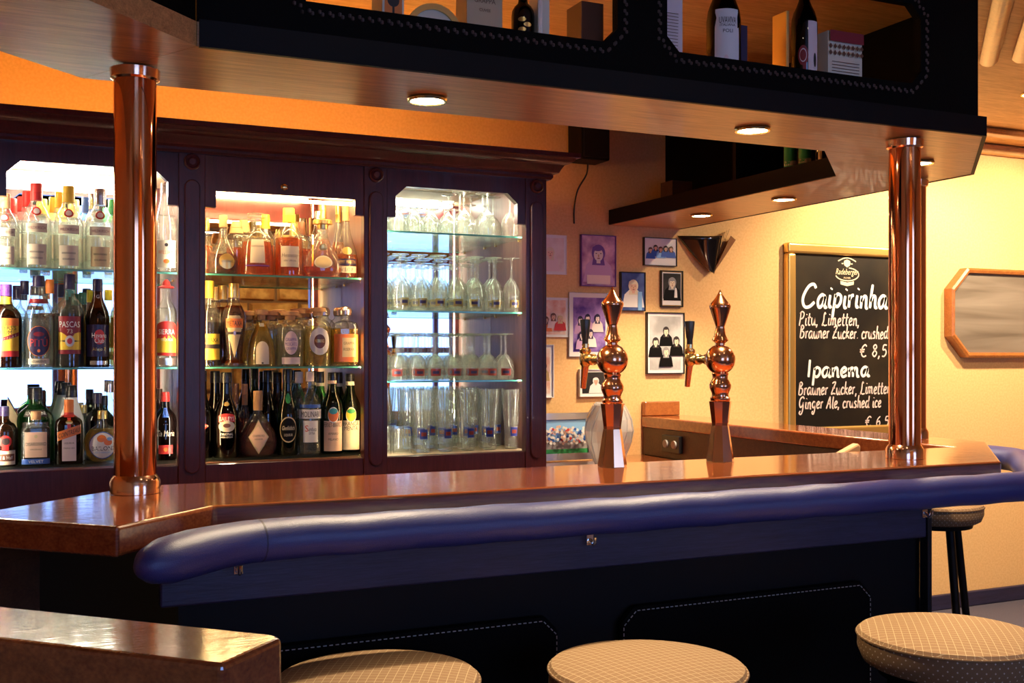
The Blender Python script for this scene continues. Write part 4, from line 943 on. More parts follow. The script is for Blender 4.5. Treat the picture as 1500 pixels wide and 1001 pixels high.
# ------------------------------------------------------------------ drinking glasses in the right bay
def shell(prof, t=0.0012, seg=20):
    inner = [(z, max(r - t, 0)) for z, r in prof]
    return loft(prof, seg, cap=False)
def gl_mesh(name, prof, logo=None):
    me = tomesh(loft(prof, 20, cap=False), name, 50); me.materials.append(MATS['glass_stem']); return me
# profiles are for glasses standing on their rims (foot up) or upright tumblers
G_TULIP = [(0, .029), (.02, .032), (.05, .034), (.08, .033), (.105, .026), (.122, .013), (.130, .005), (.14, .004), (.19, .004), (.200, .006), (.203, .030), (.206, .032), (.2075, .0)]
G_WINE = [(0, .030), (.02, .033), (.045, .034), (.07, .029), (.088, .016), (.096, .005), (.105, .0038), (.160, .0038), (.168, .006), (.171, .029), (.174, .031), (.1755, 0)]
G_SMALL = [(0, .026), (.03, .028), (.055, .027), (.072, .016), (.080, .006), (.085, .005), (.112, .005), (.118, .024), (.122, .026), (.123, 0)]
G_TALL = [(.001, 0), (.001, .024), (.006, .026), (.06, .026), (.13, .030), (.20, .036), (.226, .037)]
G_SHORT = [(0, .036), (.03, .036), (.085, .031), (.09, .029), (.0905, 0)]
meT, meW, meS, meL, meH = (gl_mesh(n, p) for n, p in (('tulip_beer_glass', G_TULIP), ('wine_glass', G_WINE), ('small_stem_glass', G_SMALL), ('tall_tumbler', G_TALL), ('short_tumbler', G_SHORT)))
crest = tomesh(loft([(.018, .0330), (.046, .0346)], 20, cap=False), 'crest')
def crest_mesh(z0, z1, rr0, rr1, mats):
    bm = bmesh.new()
    for (a0, a1, za, zb, mi) in ((-.55, .55, z0, z1, 0), (-.35, .35, z0 + (z1 - z0) * .3, z0 + (z1 - z0) * .7, 1)):
        n = 6; off = .0004 if mi == 0 else .0009
        lo = [bm.verts.new(((rr0 + off) * math.sin(a0 + (a1 - a0) * k / n), -(rr0 + off) * math.cos(a0 + (a1 - a0) * k / n), za)) for k in range(n + 1)]
        hi = [bm.verts.new(((rr1 + off) * math.sin(a0 + (a1 - a0) * k / n), -(rr1 + off) * math.cos(a0 + (a1 - a0) * k / n), zb)) for k in range(n + 1)]
        for k in range(n):
            f = bm.faces.new((lo[k], lo[k + 1], hi[k + 1], hi[k])); f.material_index = mi
    me = tomesh(bm, 'printed_crest')
    for m in mats: me.materials.append(MATS[m])
    return me
glass('crest_gold', (0.75, 0.62, 0.35), 0.1, 0.5, (0.6, 0.42, 0.16)); glass('crest_blue', (0.3, 0.35, 0.8), 0.1, 0.6, (0.08, 0.10, 0.45)); glass('crest_red', (0.8, 0.3, 0.3), 0.1, 0.5, (0.6, 0.12, 0.10))
crT = crest_mesh(.018, .046, .0330, .0346, ('crest_gold', 'violet_black')); crW = crest_mesh(.016, .042, .0335, .0345, ('crest_red', 'violet_black')); crL = crest_mesh(.05, .085, .0266, .0272, ('crest_blue', 'crest_red'))
XA, XB = 1.160 + 0.013, 1.785 - 0.013
def glasses(me, name, kind, shelf, z, xs, ys, crm=None, cat='glass'):
    rows = ['front row', 'second row', 'third row', 'back row']
    for j, y in enumerate(ys):
        for i, x in enumerate(xs):
            xx = x + (0.016 if j % 2 else 0) + random.uniform(-.0008, .0008)
            if xx > XB - .036: continue
            o = obj(name, me, None, None, None, (xx, y + random.uniform(-.0005, .0005), z + .0008)); o.rotation_euler = (0, 0, random.uniform(-.5, .2))
            tag(o, '%s %s from left, %s, %s' % (ORD[i], kind, rows[j], shelf), cat, 'glasses, ' + shelf)
            if crm: obj('printed_crest', crm, None, o)
lin = lambda a, b, n: [a + (b - a) * k / (n - 1) for k in range(n)]
glasses(meS, 'small_stem_glass', 'small upside-down stem glass', 'top shelf of glass cabinet', 1.884, lin(XA + .035, XA + .30, 5), (3.79, 3.86, 3.93, 4.00))
glasses(meW, 'wine_glass', 'upside-down wine glass', 'right end of top shelf', 1.884, lin(XA + .365, XB - .045, 3), (3.79, 3.87, 3.95))
glasses(meT, 'tulip_beer_glass', 'upside-down tulip beer glass', 'second shelf of the glass cabinet', 1.598, lin(XA + .038, XB - .042, 8), (3.785, 3.86, 3.935, 4.01), crT)
glasses(meW, 'wine_glass', 'upside-down wine glass', 'third shelf of the glass cabinet', 1.343, lin(XA + .036, XA + .533, 8), (3.785, 3.862, 3.939, 4.016), crW)
glasses(meL, 'tall_tumbler', 'tall beer tumbler', 'bottom of the glass cabinet', 1.0785, lin(XA + .20, XB - .042, 5), (3.785, 3.865, 3.945, 4.02), crL)
glasses(meH, 'short_tumbler', 'short upside-down tumbler', 'bottom left corner of glass cabinet', 1.0785, lin(XA + .042, XA + .12, 2), (3.785, 3.865, 3.945))

# ------------------------------------------------------------------ beer taps
def hexp(prof, seg): return loft(prof, seg, cap=True)
def beer_tower(x, y, label):
    t = thing('beer_tower', label, 'beer tap', (x, y, ZB + 0.001), 0, 'copper beer towers')
    def hx(z0, r0, z1, r1, z2=None, r2=None):
        return loft([(z0, r0), (z1, r1)] + ([(z2, r2)] if z2 else []), 8, cap=True)
    obj('faceted_base', hx(0, .040, .100, .0245), 'tap_copper', t)
    obj('faceted_collar', hx(.1002, .0235, .108, .0240, .168, .0315), 'tap_copper', t)
    obj('stem', loft([(.168, .0255), (.172, .028), (.178, .028), (.182, .024), (.188, .0235), (.194, .025), (.205, .0300), (.214, .031), (.222, .0275), (.232, .0215), (.240, .0220), (.246, .024), (.252, .020)], 28), 'tap_copper', t, 40)
    obj('globe', loft([(.286 - .0425 * math.cos(PI * k / 16), .0425 * math.sin(PI * k / 16)) for k in range(17)], 32, cap=False), 'tap_copper', t, 60)
    obj('finial', loft([(.325, .014), (.332, .0135), (.336, .019), (.340, .0235), (.345, .0215), (.355, .0160), (.372, .0135), (.378, .0125), (.382, .014), (.430, .0295), (.434, .0305), (.438, .0300), (.444, .0265), (.455, .017), (.470, .007), (.484, 0.0)], 28), 'tap_copper', t, 35)
    fa = obj('faucet', tube([(0, .036, .286), (0, .052, .286), (0, .056, .286), (0, .066, .286), (0, .070, .286), (0, .10, .286), (0, .104, .286), (0, .116, .286), (0, .120, .286), (0, .152, .286)], [.026, .020, .016, .016, .012, .012, .016, .016, .011, .011], 18), 'brass', t, 35)
    obj('valve', loft([(.266, .010), (.272, .015), (.290, .017), (.302, .013), (.306, .016), (.314, .016), (.318, .010)], 18, cy=.152), 'brass', fa, 40)
    obj('spout', tube([(0, .152, .272), (0, .158, .245), (0, .165, .205)], [.011, .0095, .0080], 14), 'tap_copper', fa, 40)
    obj('tap_handle', loft([(.318, .0085), (.345, .0090), (.350, .0105), (.392, .0150), (.398, .0145), (.400, .0)], 16, cy=.152), 'black_plastic', fa, 40)
    obj('handle_ferrule', loft([(.316, .0095), (.330, .0098)], 16, cy=.152), 'brass', fa, 40)
    return t
beer_tower(1.466, 2.555, 'copper beer tower with black handled tap in front of the crystal vase')
beer_tower(1.815, 2.555, 'copper beer tower with black handled tap left of the chalkboard')

# ------------------------------------------------------------------ crystal vase, framed crowd photo on the back counter
vz = .951
vx = xat(892, 4.22)
t = thing('crystal_vase', 'bulbous cut crystal vase standing behind the left beer tower', 'vase', (vx, 4.22, vz))
VP = [(0, .062), (.012, .066), (.05, .078), (.10, .100), (.15, .109), (.20, .100), (.24, .082), (.262, .068), (.270, .070)]
obj('outer_wall', loft(VP, 18, cap=False), 'vase_crystal', t)
obj('inner_wall', loft([(z + .006, r - .008) for z, r in VP[1:]], 18, cap=False, ph=.17), 'vase_crystal', t)
obj('foot', loft([(0, 0), (.002, .064), (.010, .064), (.014, 0)], 18, cap=False), 'vase_crystal', t)
bm = bmesh.new()
for k in range(12):
    a = 2 * PI * k / 12
    P = [Vector((math.cos(a + z * 2.0) * (r + .001), math.sin(a + z * 2.0) * (r + .001), z)) for z, r in VP[1:-1]]
    tube(P, .003, 5, bm)
obj('cut_ridges', bm, 'vase_crystal', t, 50)

def fig_mesh(figs, name='printed_figures'):
    """flat printed shapes: list of (kind, x, z, w, h, material)"""
    bm = bmesh.new(); mats = []
    for q, (kind, x, z, w_, h_, m) in enumerate(figs):
        if m not in mats: mats.append(m)
        if kind == 'e': pts = [(x + w_ / 2 * math.cos(2 * PI * k / 16), z + h_ / 2 * math.sin(2 * PI * k / 16)) for k in range(16)]
        elif kind == 'r': pts = [(x - w_ / 2, z - h_ / 2), (x + w_ / 2, z - h_ / 2), (x + w_ / 2, z + h_ / 2), (x - w_ / 2, z + h_ / 2)]
        else: pts = [(x - w_ / 2, z - h_ / 2), (x + w_ / 2, z - h_ / 2), (x + w_ * .40, z + h_ * .2), (x + w_ * .16, z + h_ / 2), (x - w_ * .16, z + h_ / 2), (x - w_ * .40, z + h_ * .2)]
        f = bm.faces.new([bm.verts.new((a, -.0002 * q, b)) for a, b in pts]); f.material_index = mats.index(m)
    me = bpy.data.meshes.new(name); bm.to_mesh(me); bm.free()
    for m in mats: me.materials.append(MATS[m])
    return me
def person_fig(x, z, s, hair, top, skin='skin', hw=1.15):
    return [('t', x, z - s * 1.0, s * 1.9, s * 1.5, top), ('e', x, z + s * .05, s * .74 * hw, s * 1.05, hair), ('t', x, z - s * .35, s * .80, s * .7, hair), ('r', x, z - s * .42, s * .24, s * .34, skin), ('e', x, z - s * .06, s * .58, s * .80, skin), ('e', x - s * .06, z + s * .33, s * .66, s * .34, hair), ('e', x - s * .14, z + s * .02, s * .10, s * .05, 'ink'), ('e', x + s * .14, z + s * .02, s * .10, s * .05, 'ink'), ('r', x, z - s * .12, s * .07, s * .16, 'cork'), ('e', x, z - s * .28, s * .20, s * .06, 'dark_red')]
def picture(label, x0, x1, y0, y1, frame, mat, mw, printc, figs, Y=YW, ft=.006, cat='picture', dpt=.018, lean=0, z_base=None):
    """framed photo from its four pixel edges; figs in units of the print (x -.5...5, z -.5...5)"""
    X0, X1 = xat(x0, Y), xat(x1, Y); xm = (x0 + x1) / 2
    Z1, Z0 = zat(xm, y0, Y), zat(xm, y1, Y)
    W, H = X1 - X0, Z1 - Z0
    t = thing('picture_frame', label, cat, ((X0 + X1) / 2, Y - .001, Z0 if z_base is None else z_base), 0, 'photos on the wall')
    if lean: t.rotation_euler = (-lean, 0, 0)
    def b(w0, w1, h0, h1, d0, d1, bm=None): return box(w0, w1, -d1, -d0, h0, h1, bm)
    bm = b(-W / 2, W / 2, 0, ft, 0, dpt); b(-W / 2, W / 2, H - ft, H, 0, dpt, bm); b(-W / 2, -W / 2 + ft, ft, H - ft, 0, dpt, bm); b(W / 2 - ft, W / 2, ft, H - ft, 0, dpt, bm)
    obj('frame', bm, frame, t)
    obj('mount', b(-W / 2 + ft, W / 2 - ft, ft, H - ft, 0, dpt * .6), mat, t)
    pw, ph = W - 2 * ft - 2 * mw, H - 2 * ft - 2 * mw
    p = obj('photo_print', b(-pw / 2, pw / 2, H / 2 - ph / 2, H / 2 + ph / 2, dpt * .6, dpt * .6 + .0008), printc, t)
    if figs:
        s = [(k, x * pw, H / 2 + z * ph, w_ * pw, h_ * ph, m) for k, x, z, w_, h_, m in figs]
        obj('printed_figures', fig_mesh(s), None, p, None, (0, -dpt * .6 - .0011, 0))
    return t
noise_mix('print_lilac', (0.30, 0.08, 0.30), (0.80, 0.50, 0.66), 14, 0.35, 0.35, 0.65)
noise_mix('print_pale', (0.80, 0.66, 0.60), (0.88, 0.78, 0.72), 20, 0.4)
noise_mix('print_warm', (0.78, 0.42, 0.30), (0.90, 0.72, 0.60), 25, 0.4)
noise_mix('print_purple', (0.10, 0.05, 0.32), (0.42, 0.26, 0.62), 12, 0.35)
noise_mix('print_blue', (0.04, 0.06, 0.22), (0.10, 0.16, 0.42), 12, 0.35)
noise_mix('print_grey', (0.40, 0.40, 0.40), (0.72, 0.72, 0.71), 6, 0.35)
noise_mix('print_black', (0.02, 0.02, 0.02), (0.05, 0.045, 0.04), 9, 0.35)
def units(lst, asp):
    return [(k, x, z, w_, h_ * asp if k == 'e' else h_, m) for k, x, z, w_, h_, m in lst]
def people(lst, asp):
    out = []
    for (x, z, s, hair, top, *r) in lst:
        for k, fx, fz, fw, fh, m in person_fig(0, 0, s, hair, top, *(r[:1] or ['skin'])): out.append((k, x + fx, z + fz * asp, fw, fh * asp, m))
    return out
picture('pale portrait photo at the cabinet edge, top of the wall', 776, 829, 344, 402, 'white', 'white', .012, 'print_pale', people([(.05, .05, .34, 'paper', 'paper_pink', 'paper_peach')], .9), dpt=.008, ft=.002)
picture('purple tinted portrait photo of a person with long hair', 849, 900, 345, 420, 'purple', 'lilac', .0, 'print_lilac', people([(0, .14, .48, 'purple', 'lilac', 'paper_pink')], .68) + [('r', 0, -.38, .7, .18, 'paper_pink')], ft=.004)
picture('photo of five people standing in a row on white, top right of the group', 941, 989, 349, 390, 'black_plastic', 'white', .004, 'white', people([(-.32, .06, .17, 'brown', 'blue'), (-.16, .16, .17, 'ink', 'blue'), (0, .10, .17, 'brown', 'sky_blue'), (.16, .14, .17, 'ink', 'blue'), (.33, .12, .17, 'brown', 'blue')], 1.15), ft=.003)
picture('small blue toned photo of a person in a white coat', 907, 943, 399, 456, 'black_plastic', 'print_blue', .0, 'print_blue', people([(.02, .14, .5, 'paper', 'white')], .64) + [('r', .3, -.25, .18, .5, 'sky_blue')], ft=.004)
picture('small black-framed portrait of a person in a dark jacket', 966, 998, 397, 450, 'black_plastic', 'gold_frame', .004, 'white', [('r', 0, .08, .94, .78, 'print_black')] + people([(.02, .18, .5, 'grey', 'black_paint', 'paper')], .62) + [('t', .2, -.12, .16, .3, 'white')], ft=.005)
picture('warm coloured group photo at the cabinet edge, middle of the wall', 776, 831, 436, 494, 'white', 'white', .010, 'print_warm', people([(-.1, -.08, .20, 'brown', 'orange'), (.12, .02, .20, 'brown', 'paper_pink'), (.32, -.05, .20, 'paper_gold', 'red')], .95), dpt=.008, ft=.002)
picture('white mounted purple group photo behind the left beer tower', 832, 892, 429, 523, 'silver', 'white', .022, 'print_purple', people([(-.28, .08, .20, 'violet_black', 'lilac', 'paper_pink'), (-.06, .12, .20, 'violet_black', 'lilac', 'paper_pink'), (.24, .12, .20, 'violet_black', 'paper_pink', 'paper_pink'), (.02, -.16, .20, 'violet_black', 'white', 'paper_pink'), (-.26, -.2, .2, 'violet_black', 'lilac', 'paper_pink')], .72), dpt=.010, ft=.002)
picture('large black and white photo of four people in dark suits', 945, 1000, 458, 548, 'black_plastic', 'white', .014, 'print_grey', people([(.02, .22, .24, 'ink', 'black_paint', 'paper'), (-.32, .02, .24, 'ink', 'black_paint', 'paper'), (.34, .04, .24, 'ink', 'black_paint', 'paper'), (0, -.16, .24, 'grey', 'black_paint', 'paper')], .66), ft=.005)
picture('narrow white framed photo mostly hidden behind the cabinet', 770, 809, 505, 583, 'white', 'white', .014, 'print_warm', people([(.2, .1, .3, 'ink', 'gold')], .6), ft=.004)
picture('small photo of a person in white uniform and cap on black', 847, 887, 541, 581, 'white', 'white', .012, 'print_black', people([(.12, .08, .34, 'white', 'white')], .95) + [('r', .12, .30, .34, .05, 'ink')], ft=.003)
fx0, fx1 = 779, 868
t = picture('silver framed crowd photo leaning on the back counter beside the vase', fx0, fx1, 598, 667, 'silver_frame', 'silver_frame', .001, 'sky_blue', None, Y=4.46, ft=.030, dpt=.022, lean=.09, z_base=.953, cat='picture')
t['group'] = ''; del t['group']
pr_ = [c for c in t.children if c.name.startswith('photo_print')][0]
fg = [('r', 0, -.42, 1, .16, 'green'), ('r', 0, -.26, 1, .22, 'grey')]
for k in range(150):
    x = random.uniform(-.47, .47); z = -.12 + random.uniform(-.10, .44) * (1 - abs(x) * .5)
    fg.append(('e', x, z, .055, .085, random.choice(['white', 'white', 'white', 'red', 'paper_pink', 'blue', 'skin'])))
pm_b = [v.co for v in pr_.data.vertices]
pw = max(v.x for v in pm_b) * 2; ph = max(v.z for v in pm_b) - min(v.z for v in pm_b); zm = (max(v.z for v in pm_b) + min(v.z for v in pm_b)) / 2
obj('printed_figures', fig_mesh([(k, x * pw, zm + z * ph, w_ * pw, h_ * ph, m) for k, x, z, w_, h_, m in fg]), None, pr_, None, (0, -.0145, 0))

# ------------------------------------------------------------------ wall sconce: black glass fan
sx_ = xat(1035, YW); sz0 = zat(1040, 402, YW); sz1 = zat(1010, 347, YW)
t = thing('wall_sconce', 'glossy black folded fan shaped wall lamp right of the photos', 'wall lamp', (sx_, YW, sz0), 0)
HS = sz1 - sz0
bm = bmesh.new(); n, m = 12, 10; grid = []
for j in range(m + 1):
    f = max(j / m, .02)
    xl, xr = -.195 * f ** .72 + .012, .012 + .004 * f
    yl, yr = -.012 - .040 * (1 - f), -.050 * (1 - f) - .110 * f
    row = []
    for k in range(n + 1):
        g = k / n
        row.append(bm.verts.new((xl + (xr - xl) * g, yl + (yr - yl) * g - .035 * f * math.sin(PI * g), HS * f - .006 * math.sin(PI * g) * f)))
    grid.append(row)
for j in range(m):
    for k in range(n): bm.faces.new((grid[j][k], grid[j][k + 1], grid[j + 1][k + 1], grid[j + 1][k]))
sh = obj('shell', bm, 'gloss_black', t, 60)
sm = sh.modifiers.new('thick', 'SOLIDIFY'); sm.thickness = .004
def blade(P, name, mat):
    bm = bmesh.new()
    q = [bm.verts.new(p) for p in P]; q2 = [bm.verts.new((p[0] + .001, p[1] + .004, p[2])) for p in P]
    bm.faces.new(q); bm.faces.new(q2[::-1])
    for i in range(len(P)): bm.faces.new((q[i], q2[i], q2[(i + 1) % len(P)], q[(i + 1) % len(P)]))
    obj(name, bm, mat, t)
for k in range(4):
    x0 = .018 + .026 * k; y0 = -.114 + .018 * k; zt = HS + .012 + .010 * k
    blade([(.012, -.050 + .002 * k, 0), (x0, y0, zt), (x0 + .022, y0 + .030, zt + .002), (.014, -.046 + .002 * k, .002)], 'fan_blade', 'gloss_black')
blade([(.014, -.040, .002), (.112, -.050, HS + .010), (.175, -.006, HS - .004), (.100, -.006, HS * .45)], 'lit_return_panel', 'brown')  # brown stands in for light from the wall on the black inner side
obj('wall_plate', box(-.02, .05, -.01, -.001, .05, HS - .04), 'black_plastic', t)

# ------------------------------------------------------------------ chalkboard with handwriting
BX0, BX1, BZ0, BZ1 = xat(1150, 4.58), 4.52, 1.00, zat(1157, 355, 4.56)
cb = thing('menu_board', 'tall chalkboard with handwritten cocktail menu in a gold wooden frame', 'chalkboard', ((BX0 + BX1) / 2, YW - .001, BZ0))
ox, oz = -(BX0 + BX1) / 2, -BZ0
fw = .055
def bb(x0, x1, z0, z1, y0, y1, bm=None): return box(x0 + ox, x1 + ox, -y1, -y0, z0 + oz, z1 + oz, bm)
for nm, (a, b, c_, d_) in {'frame_rail': (BX0, BX1, BZ1 - fw, BZ1), 'frame_rail ': (BX0, BX1, BZ0, BZ0 + fw), 'frame_stile': (BX0, BX0 + fw, BZ0 + fw, BZ1 - fw), 'frame_stile ': (BX1 - fw, BX1, BZ0 + fw, BZ1 - fw)}.items():
    obj(nm.strip(), bb(a, b, c_, d_, 0, .045), 'gold_frame', cb, None, None, .012, 3)
slate = obj('writing_surface', bb(BX0 + fw - .005, BX1 - fw + .005, BZ0 + fw - .005, BZ1 - fw + .005, 0, .022), 'chalkboard', cb)
YT = YW - .0245
# stroke alphabet: x-height 1, ascenders 1.75, descenders -0.8; every glyph is (advance, strokes)
GL = {
 'C': (1.5, [[(1.35, 1.45), (1.1, 1.75), (.65, 1.6), (.25, 1.0), (.15, .45), (.4, .02), (.85, .05), (1.3, .4)]]),
 'a': (1.05, [[(.8, .85), (.5, 1.0), (.2, .75), (.12, .35), (.3, .02), (.6, .25), (.82, .9)], [(.82, .9), (.78, .3), (.88, .02), (1.05, .12)]]),
 'i': (.5, [[(.25, .95), (.2, .3), (.28, .02), (.45, .1)], [(.30, 1.38), (.36, 1.48)]]),
 'p': (1.0, [[(.28, 1.0), (.2, .1), (.12, -.85)], [(.26, .75), (.5, 1.02), (.82, .85), (.82, .4), (.55, .05), (.25, .15)]]),
 'r': (.72, [[(.18, .98), (.2, .4), (.18, 0)], [(.2, .55), (.38, .9), (.62, .95)]]),
 'n': (.95, [[(.18, .98), (.2, .4), (.18, 0)], [(.2, .5), (.42, .92), (.65, .9), (.7, .4), (.72, .05), (.9, .08)]]),
 'h': (.95, [[(.30, 1.85), (.22, 1.0), (.18, 0)], [(.2, .5), (.42, .92), (.65, .88), (.68, .4), (.72, .05), (.92, .1)]]),
 'P': (1.1, [[(.3, 1.7), (.22, .8), (.12, -.1)], [(.12, 1.5), (.5, 1.78), (.9, 1.55), (.75, 1.0), (.28, .8)]]),
 't': (.7, [[(.38, 1.6), (.28, .8), (.25, .2), (.4, .02), (.6, .12)], [(.05, 1.0), (.65, 1.08)]]),
 'u': (1.0, [[(.15, .98), (.15, .35), (.35, .02), (.6, .2), (.75, .98)], [(.75, .98), (.74, .3), (.82, .02), (.98, .1)]]),
 'L': (1.2, [[(.75, 1.5), (.6, 1.75), (.45, 1.4), (.4, .6), (.15, .05), (.35, .15), (.7, .02), (1.1, .12)]]),
 'm': (1.4, [[(.15, .98), (.17, .4), (.15, 0)], [(.17, .5), (.36, .92), (.56, .88), (.58, .4), (.58, 0)], [(.58, .5), (.78, .92), (1.0, .88), (1.03, .4), (1.08, .04), (1.28, .1)]]),
 'e': (.85, [[(.15, .45), (.5, .55), (.68, .8), (.48, 1.0), (.2, .75), (.14, .35), (.35, .02), (.75, .2)]]),
 'B': (1.15, [[(.3, 1.7), (.22, .8), (.15, 0)], [(.15, 1.5), (.5, 1.75), (.8, 1.45), (.3, .95)], [(.3, .95), (.85, .8), (.85, .25), (.45, 0), (.15, .1)]]),
 'Z': (1.15, [[(.25, 1.5), (.6, 1.68), (.95, 1.6), (.5, .8), (.15, .05), (.55, .12), (1.05, .05)], [(.3, .85), (.85, .9)]]),
 'c': (.78, [[(.68, .8), (.45, 1.0), (.18, .7), (.15, .3), (.35, .02), (.7, .15)]]),
 'k': (.9, [[(.3, 1.8), (.22, .9), (.15, 0)], [(.7, .95), (.25, .45), (.5, .3), (.75, .02), (.88, .06)]]),
 's': (.75, [[(.6, .88), (.35, 1.0), (.2, .75), (.5, .45), (.5, .1), (.15, .05)]]),
 'd': (1.05, [[(.75, .85), (.45, 1.0), (.18, .7), (.15, .3), (.35, .02), (.62, .2), (.8, .9), (.88, 1.75)], [(.8, .9), (.78, .3), (.88, .02), (1.02, .1)]]),
 '€': (1.25, [[(1.05, 1.4), (.8, 1.65), (.45, 1.3), (.35, .75), (.45, .2), (.75, 0), (1.1, .15)], [(.1, .95), (.8, 1.0)], [(.1, .65), (.75, .7)]]),
 '8': (1.0, [[(.75, 1.4), (.5, 1.65), (.25, 1.35), (.5, .9), (.8, .45), (.5, 0), (.2, .4), (.5, .9), (.78, 1.4)]]),
 '5': (1.0, [[(.8, 1.6), (.35, 1.6), (.28, .95), (.6, 1.0), (.8, .55), (.55, .05), (.2, .08)]]),
 '0': (1.0, [[(.5, 1.65), (.22, 1.2), (.22, .45), (.5, 0), (.78, .45), (.78, 1.2), (.5, 1.65)]]),
 '6': (1.0, [[(.75, 1.6), (.4, 1.2), (.22, .5), (.45, 0), (.78, .3), (.65, .8), (.25, .55)]]),
 ',': (.45, [[(.22, .12), (.18, -.15), (.08, -.32)]]), '.': (.45, [[(.18, .08), (.24, .02)]]), ' ': (.6, []),
 'I': (.6, [[(.35, 1.8), (.3, .9), (.25, 0)]]),
 'G': (1.4, [[(1.2, 1.4), (.9, 1.7), (.4, 1.4), (.25, .7), (.5, .2), (.9, .45), (1.08, .95)], [(1.08, .95), (1.0, -.2), (.7, -.8), (.3, -.65), (.5, -.3)]]),
 'g': (1.0, [[(.75, .85), (.45, 1.0), (.18, .7), (.2, .3), (.45, .1), (.75, .5), (.78, .95)], [(.78, .95), (.72, -.2), (.5, -.8), (.2, -.65), (.35, -.35)]]),
 'A': (1.2, [[(.1, 0), (.4, .9), (.75, 1.7), (.85, .9), (.95, 0)], [(.25, .65), (.95, .75)]]),
 'l': (.5, [[(.3, 1.75), (.22, .9), (.2, .2), (.32, .02), (.46, .1)]]),
}
def hand(text, px0, px1, py, xh, wd, mat, slant=.10):
    X0, X1 = xat(px0, YT), xat(px1, YT); zb = zat((px0 + px1) / 2, py, YT); h = xh * dep((px0 + px1) / 2, YT) / F_PX
    adv = sum(GL[c][0] for c in text); kx = (X1 - X0) / adv
    bm = bmesh.new(); cur = 0
    def done(b_):
        o = obj('chalk_lettering', b_, mat, slate); o.location = (0, -.0232, 0)
    for c in text:
        a, st = GL[c]
        if c == ' ':
            done(bm); bm = bmesh.new()
        jz = random.uniform(-.05, .05)
        for S in st:
            P = catmull(S, 5)
            Q = [Vector((X0 + (cur + x + slant * z) * kx, 0, zb + (z + jz) * h)) for x, z in P]
            L_, R_ = [], []
            for i, p in enumerate(Q):
                tdir = (Q[min(i + 1, len(Q) - 1)] - Q[max(i - 1, 0)]); tdir = tdir.normalized() if tdir.length > 1e-9 else Vector((1, 0, 0))
                nr = Vector((-tdir.z, 0, tdir.x)) * wd * (0.5 if 0 < i < len(Q) - 1 else .38)
                L_.append(bm.verts.new((p.x + nr.x + ox, .0, p.z + nr.z + oz))); R_.append(bm.verts.new((p.x - nr.x + ox, .0, p.z - nr.z + oz)))
            for i in range(len(Q) - 1): bm.faces.new((L_[i], L_[i + 1], R_[i + 1], R_[i]))
        cur += a
    done(bm)
hand('Caipirinha', 1173, 1300, 451, 19, .017, 'chalk_white')
hand('Pitu, Limetten,', 1170, 1259, 477, 11, .0075, 'chalk_pink')
hand('Brauner Zucker. crushed ice', 1171, 1318, 496, 10.5, .0075, 'chalk_pink')
hand('€ 8,50', 1258, 1309, 523, 10.5, .008, 'chalk_pink')
hand('Ipanema', 1181, 1274, 552, 14, .015, 'chalk_white', .03)
hand('Brauner Zucker, Limetten', 1169, 1305, 578, 10.5, .0075, 'chalk_pink')
hand('Ginger Ale, crushed ice', 1169, 1291, 598, 10, .0075, 'chalk_pink')
hand('€ 6,50', 1266, 1311, 624, 8.5, .0065, 'chalk_pink')
# brewery emblem at the head of the board
ex, ez = xat(1241, YT), zat(1241, 399, YT); eu = .00365 * 1.0; eh = .0047
bm = bmesh.new()
def strip(P, wd):
    L_, R_ = [], []
    Q = [Vector((ex + x * eh, 0, ez + z * eu)) for x, z in P]
    for i, p in enumerate(Q):
        td = (Q[min(i + 1, len(Q) - 1)] - Q[max(i - 1, 0)]).normalized(); nr = Vector((-td.z, 0, td.x)) * wd / 2
        L_.append(bm.verts.new((p.x + nr.x + ox, 0, p.z + nr.z + oz))); R_.append(bm.verts.new((p.x - nr.x + ox, 0, p.z - nr.z + oz)))
    for i in range(len(Q) - 1): bm.faces.new((L_[i], L_[i + 1], R_[i + 1], R_[i]))
def poly(P): bm.faces.new([bm.verts.new((ex + x * eh + ox, 0, ez + z * eu + oz)) for x, z in P])
strip([(-13 + 26 * k / 10, 16 + 5 * math.sin(PI * k / 10)) for k in range(11)], .006)
strip([(17 * math.cos(a), -3 + 9.5 * math.sin(a)) for a in [PI * (1.08 + 1.37 * k / 22) for k in range(23)]], .006)
poly([(-4, 17), (-5, 14), (-4, 10), (0, 7), (4, 10), (5, 14), (4, 17), (0, 18.5)])
strip([(-8, 12.5), (-5.5, 12.5)], .006); strip([(5.5, 12.5), (8, 12.5)], .006)
poly([(-10, -13), (-9.5, -18), (0, -20.5), (9.5, -18), (10, -13), (0, -15)])
V, Fc = text_fit('Radeberger', 9 * eu, 33 * eh, .35)
vs = [bm.verts.new((ex + x + ox, 0, ez + (-3.5) * eu + y + oz)) for x, y in V]
for f in Fc: bm.faces.new([vs[i] for i in f])
V, Fc = text_fit('PILSNER', 2.6 * eu, 14 * eh)
vs = [bm.verts.new((ex + x + ox, 0, ez + (-9.5) * eu + y + oz)) for x, y in V]
for f in Fc: bm.faces.new([vs[i] for i in f])
o = obj('printed_emblem', bm, 'chalk_cream', slate); o.location = (0, -.0232, 0)

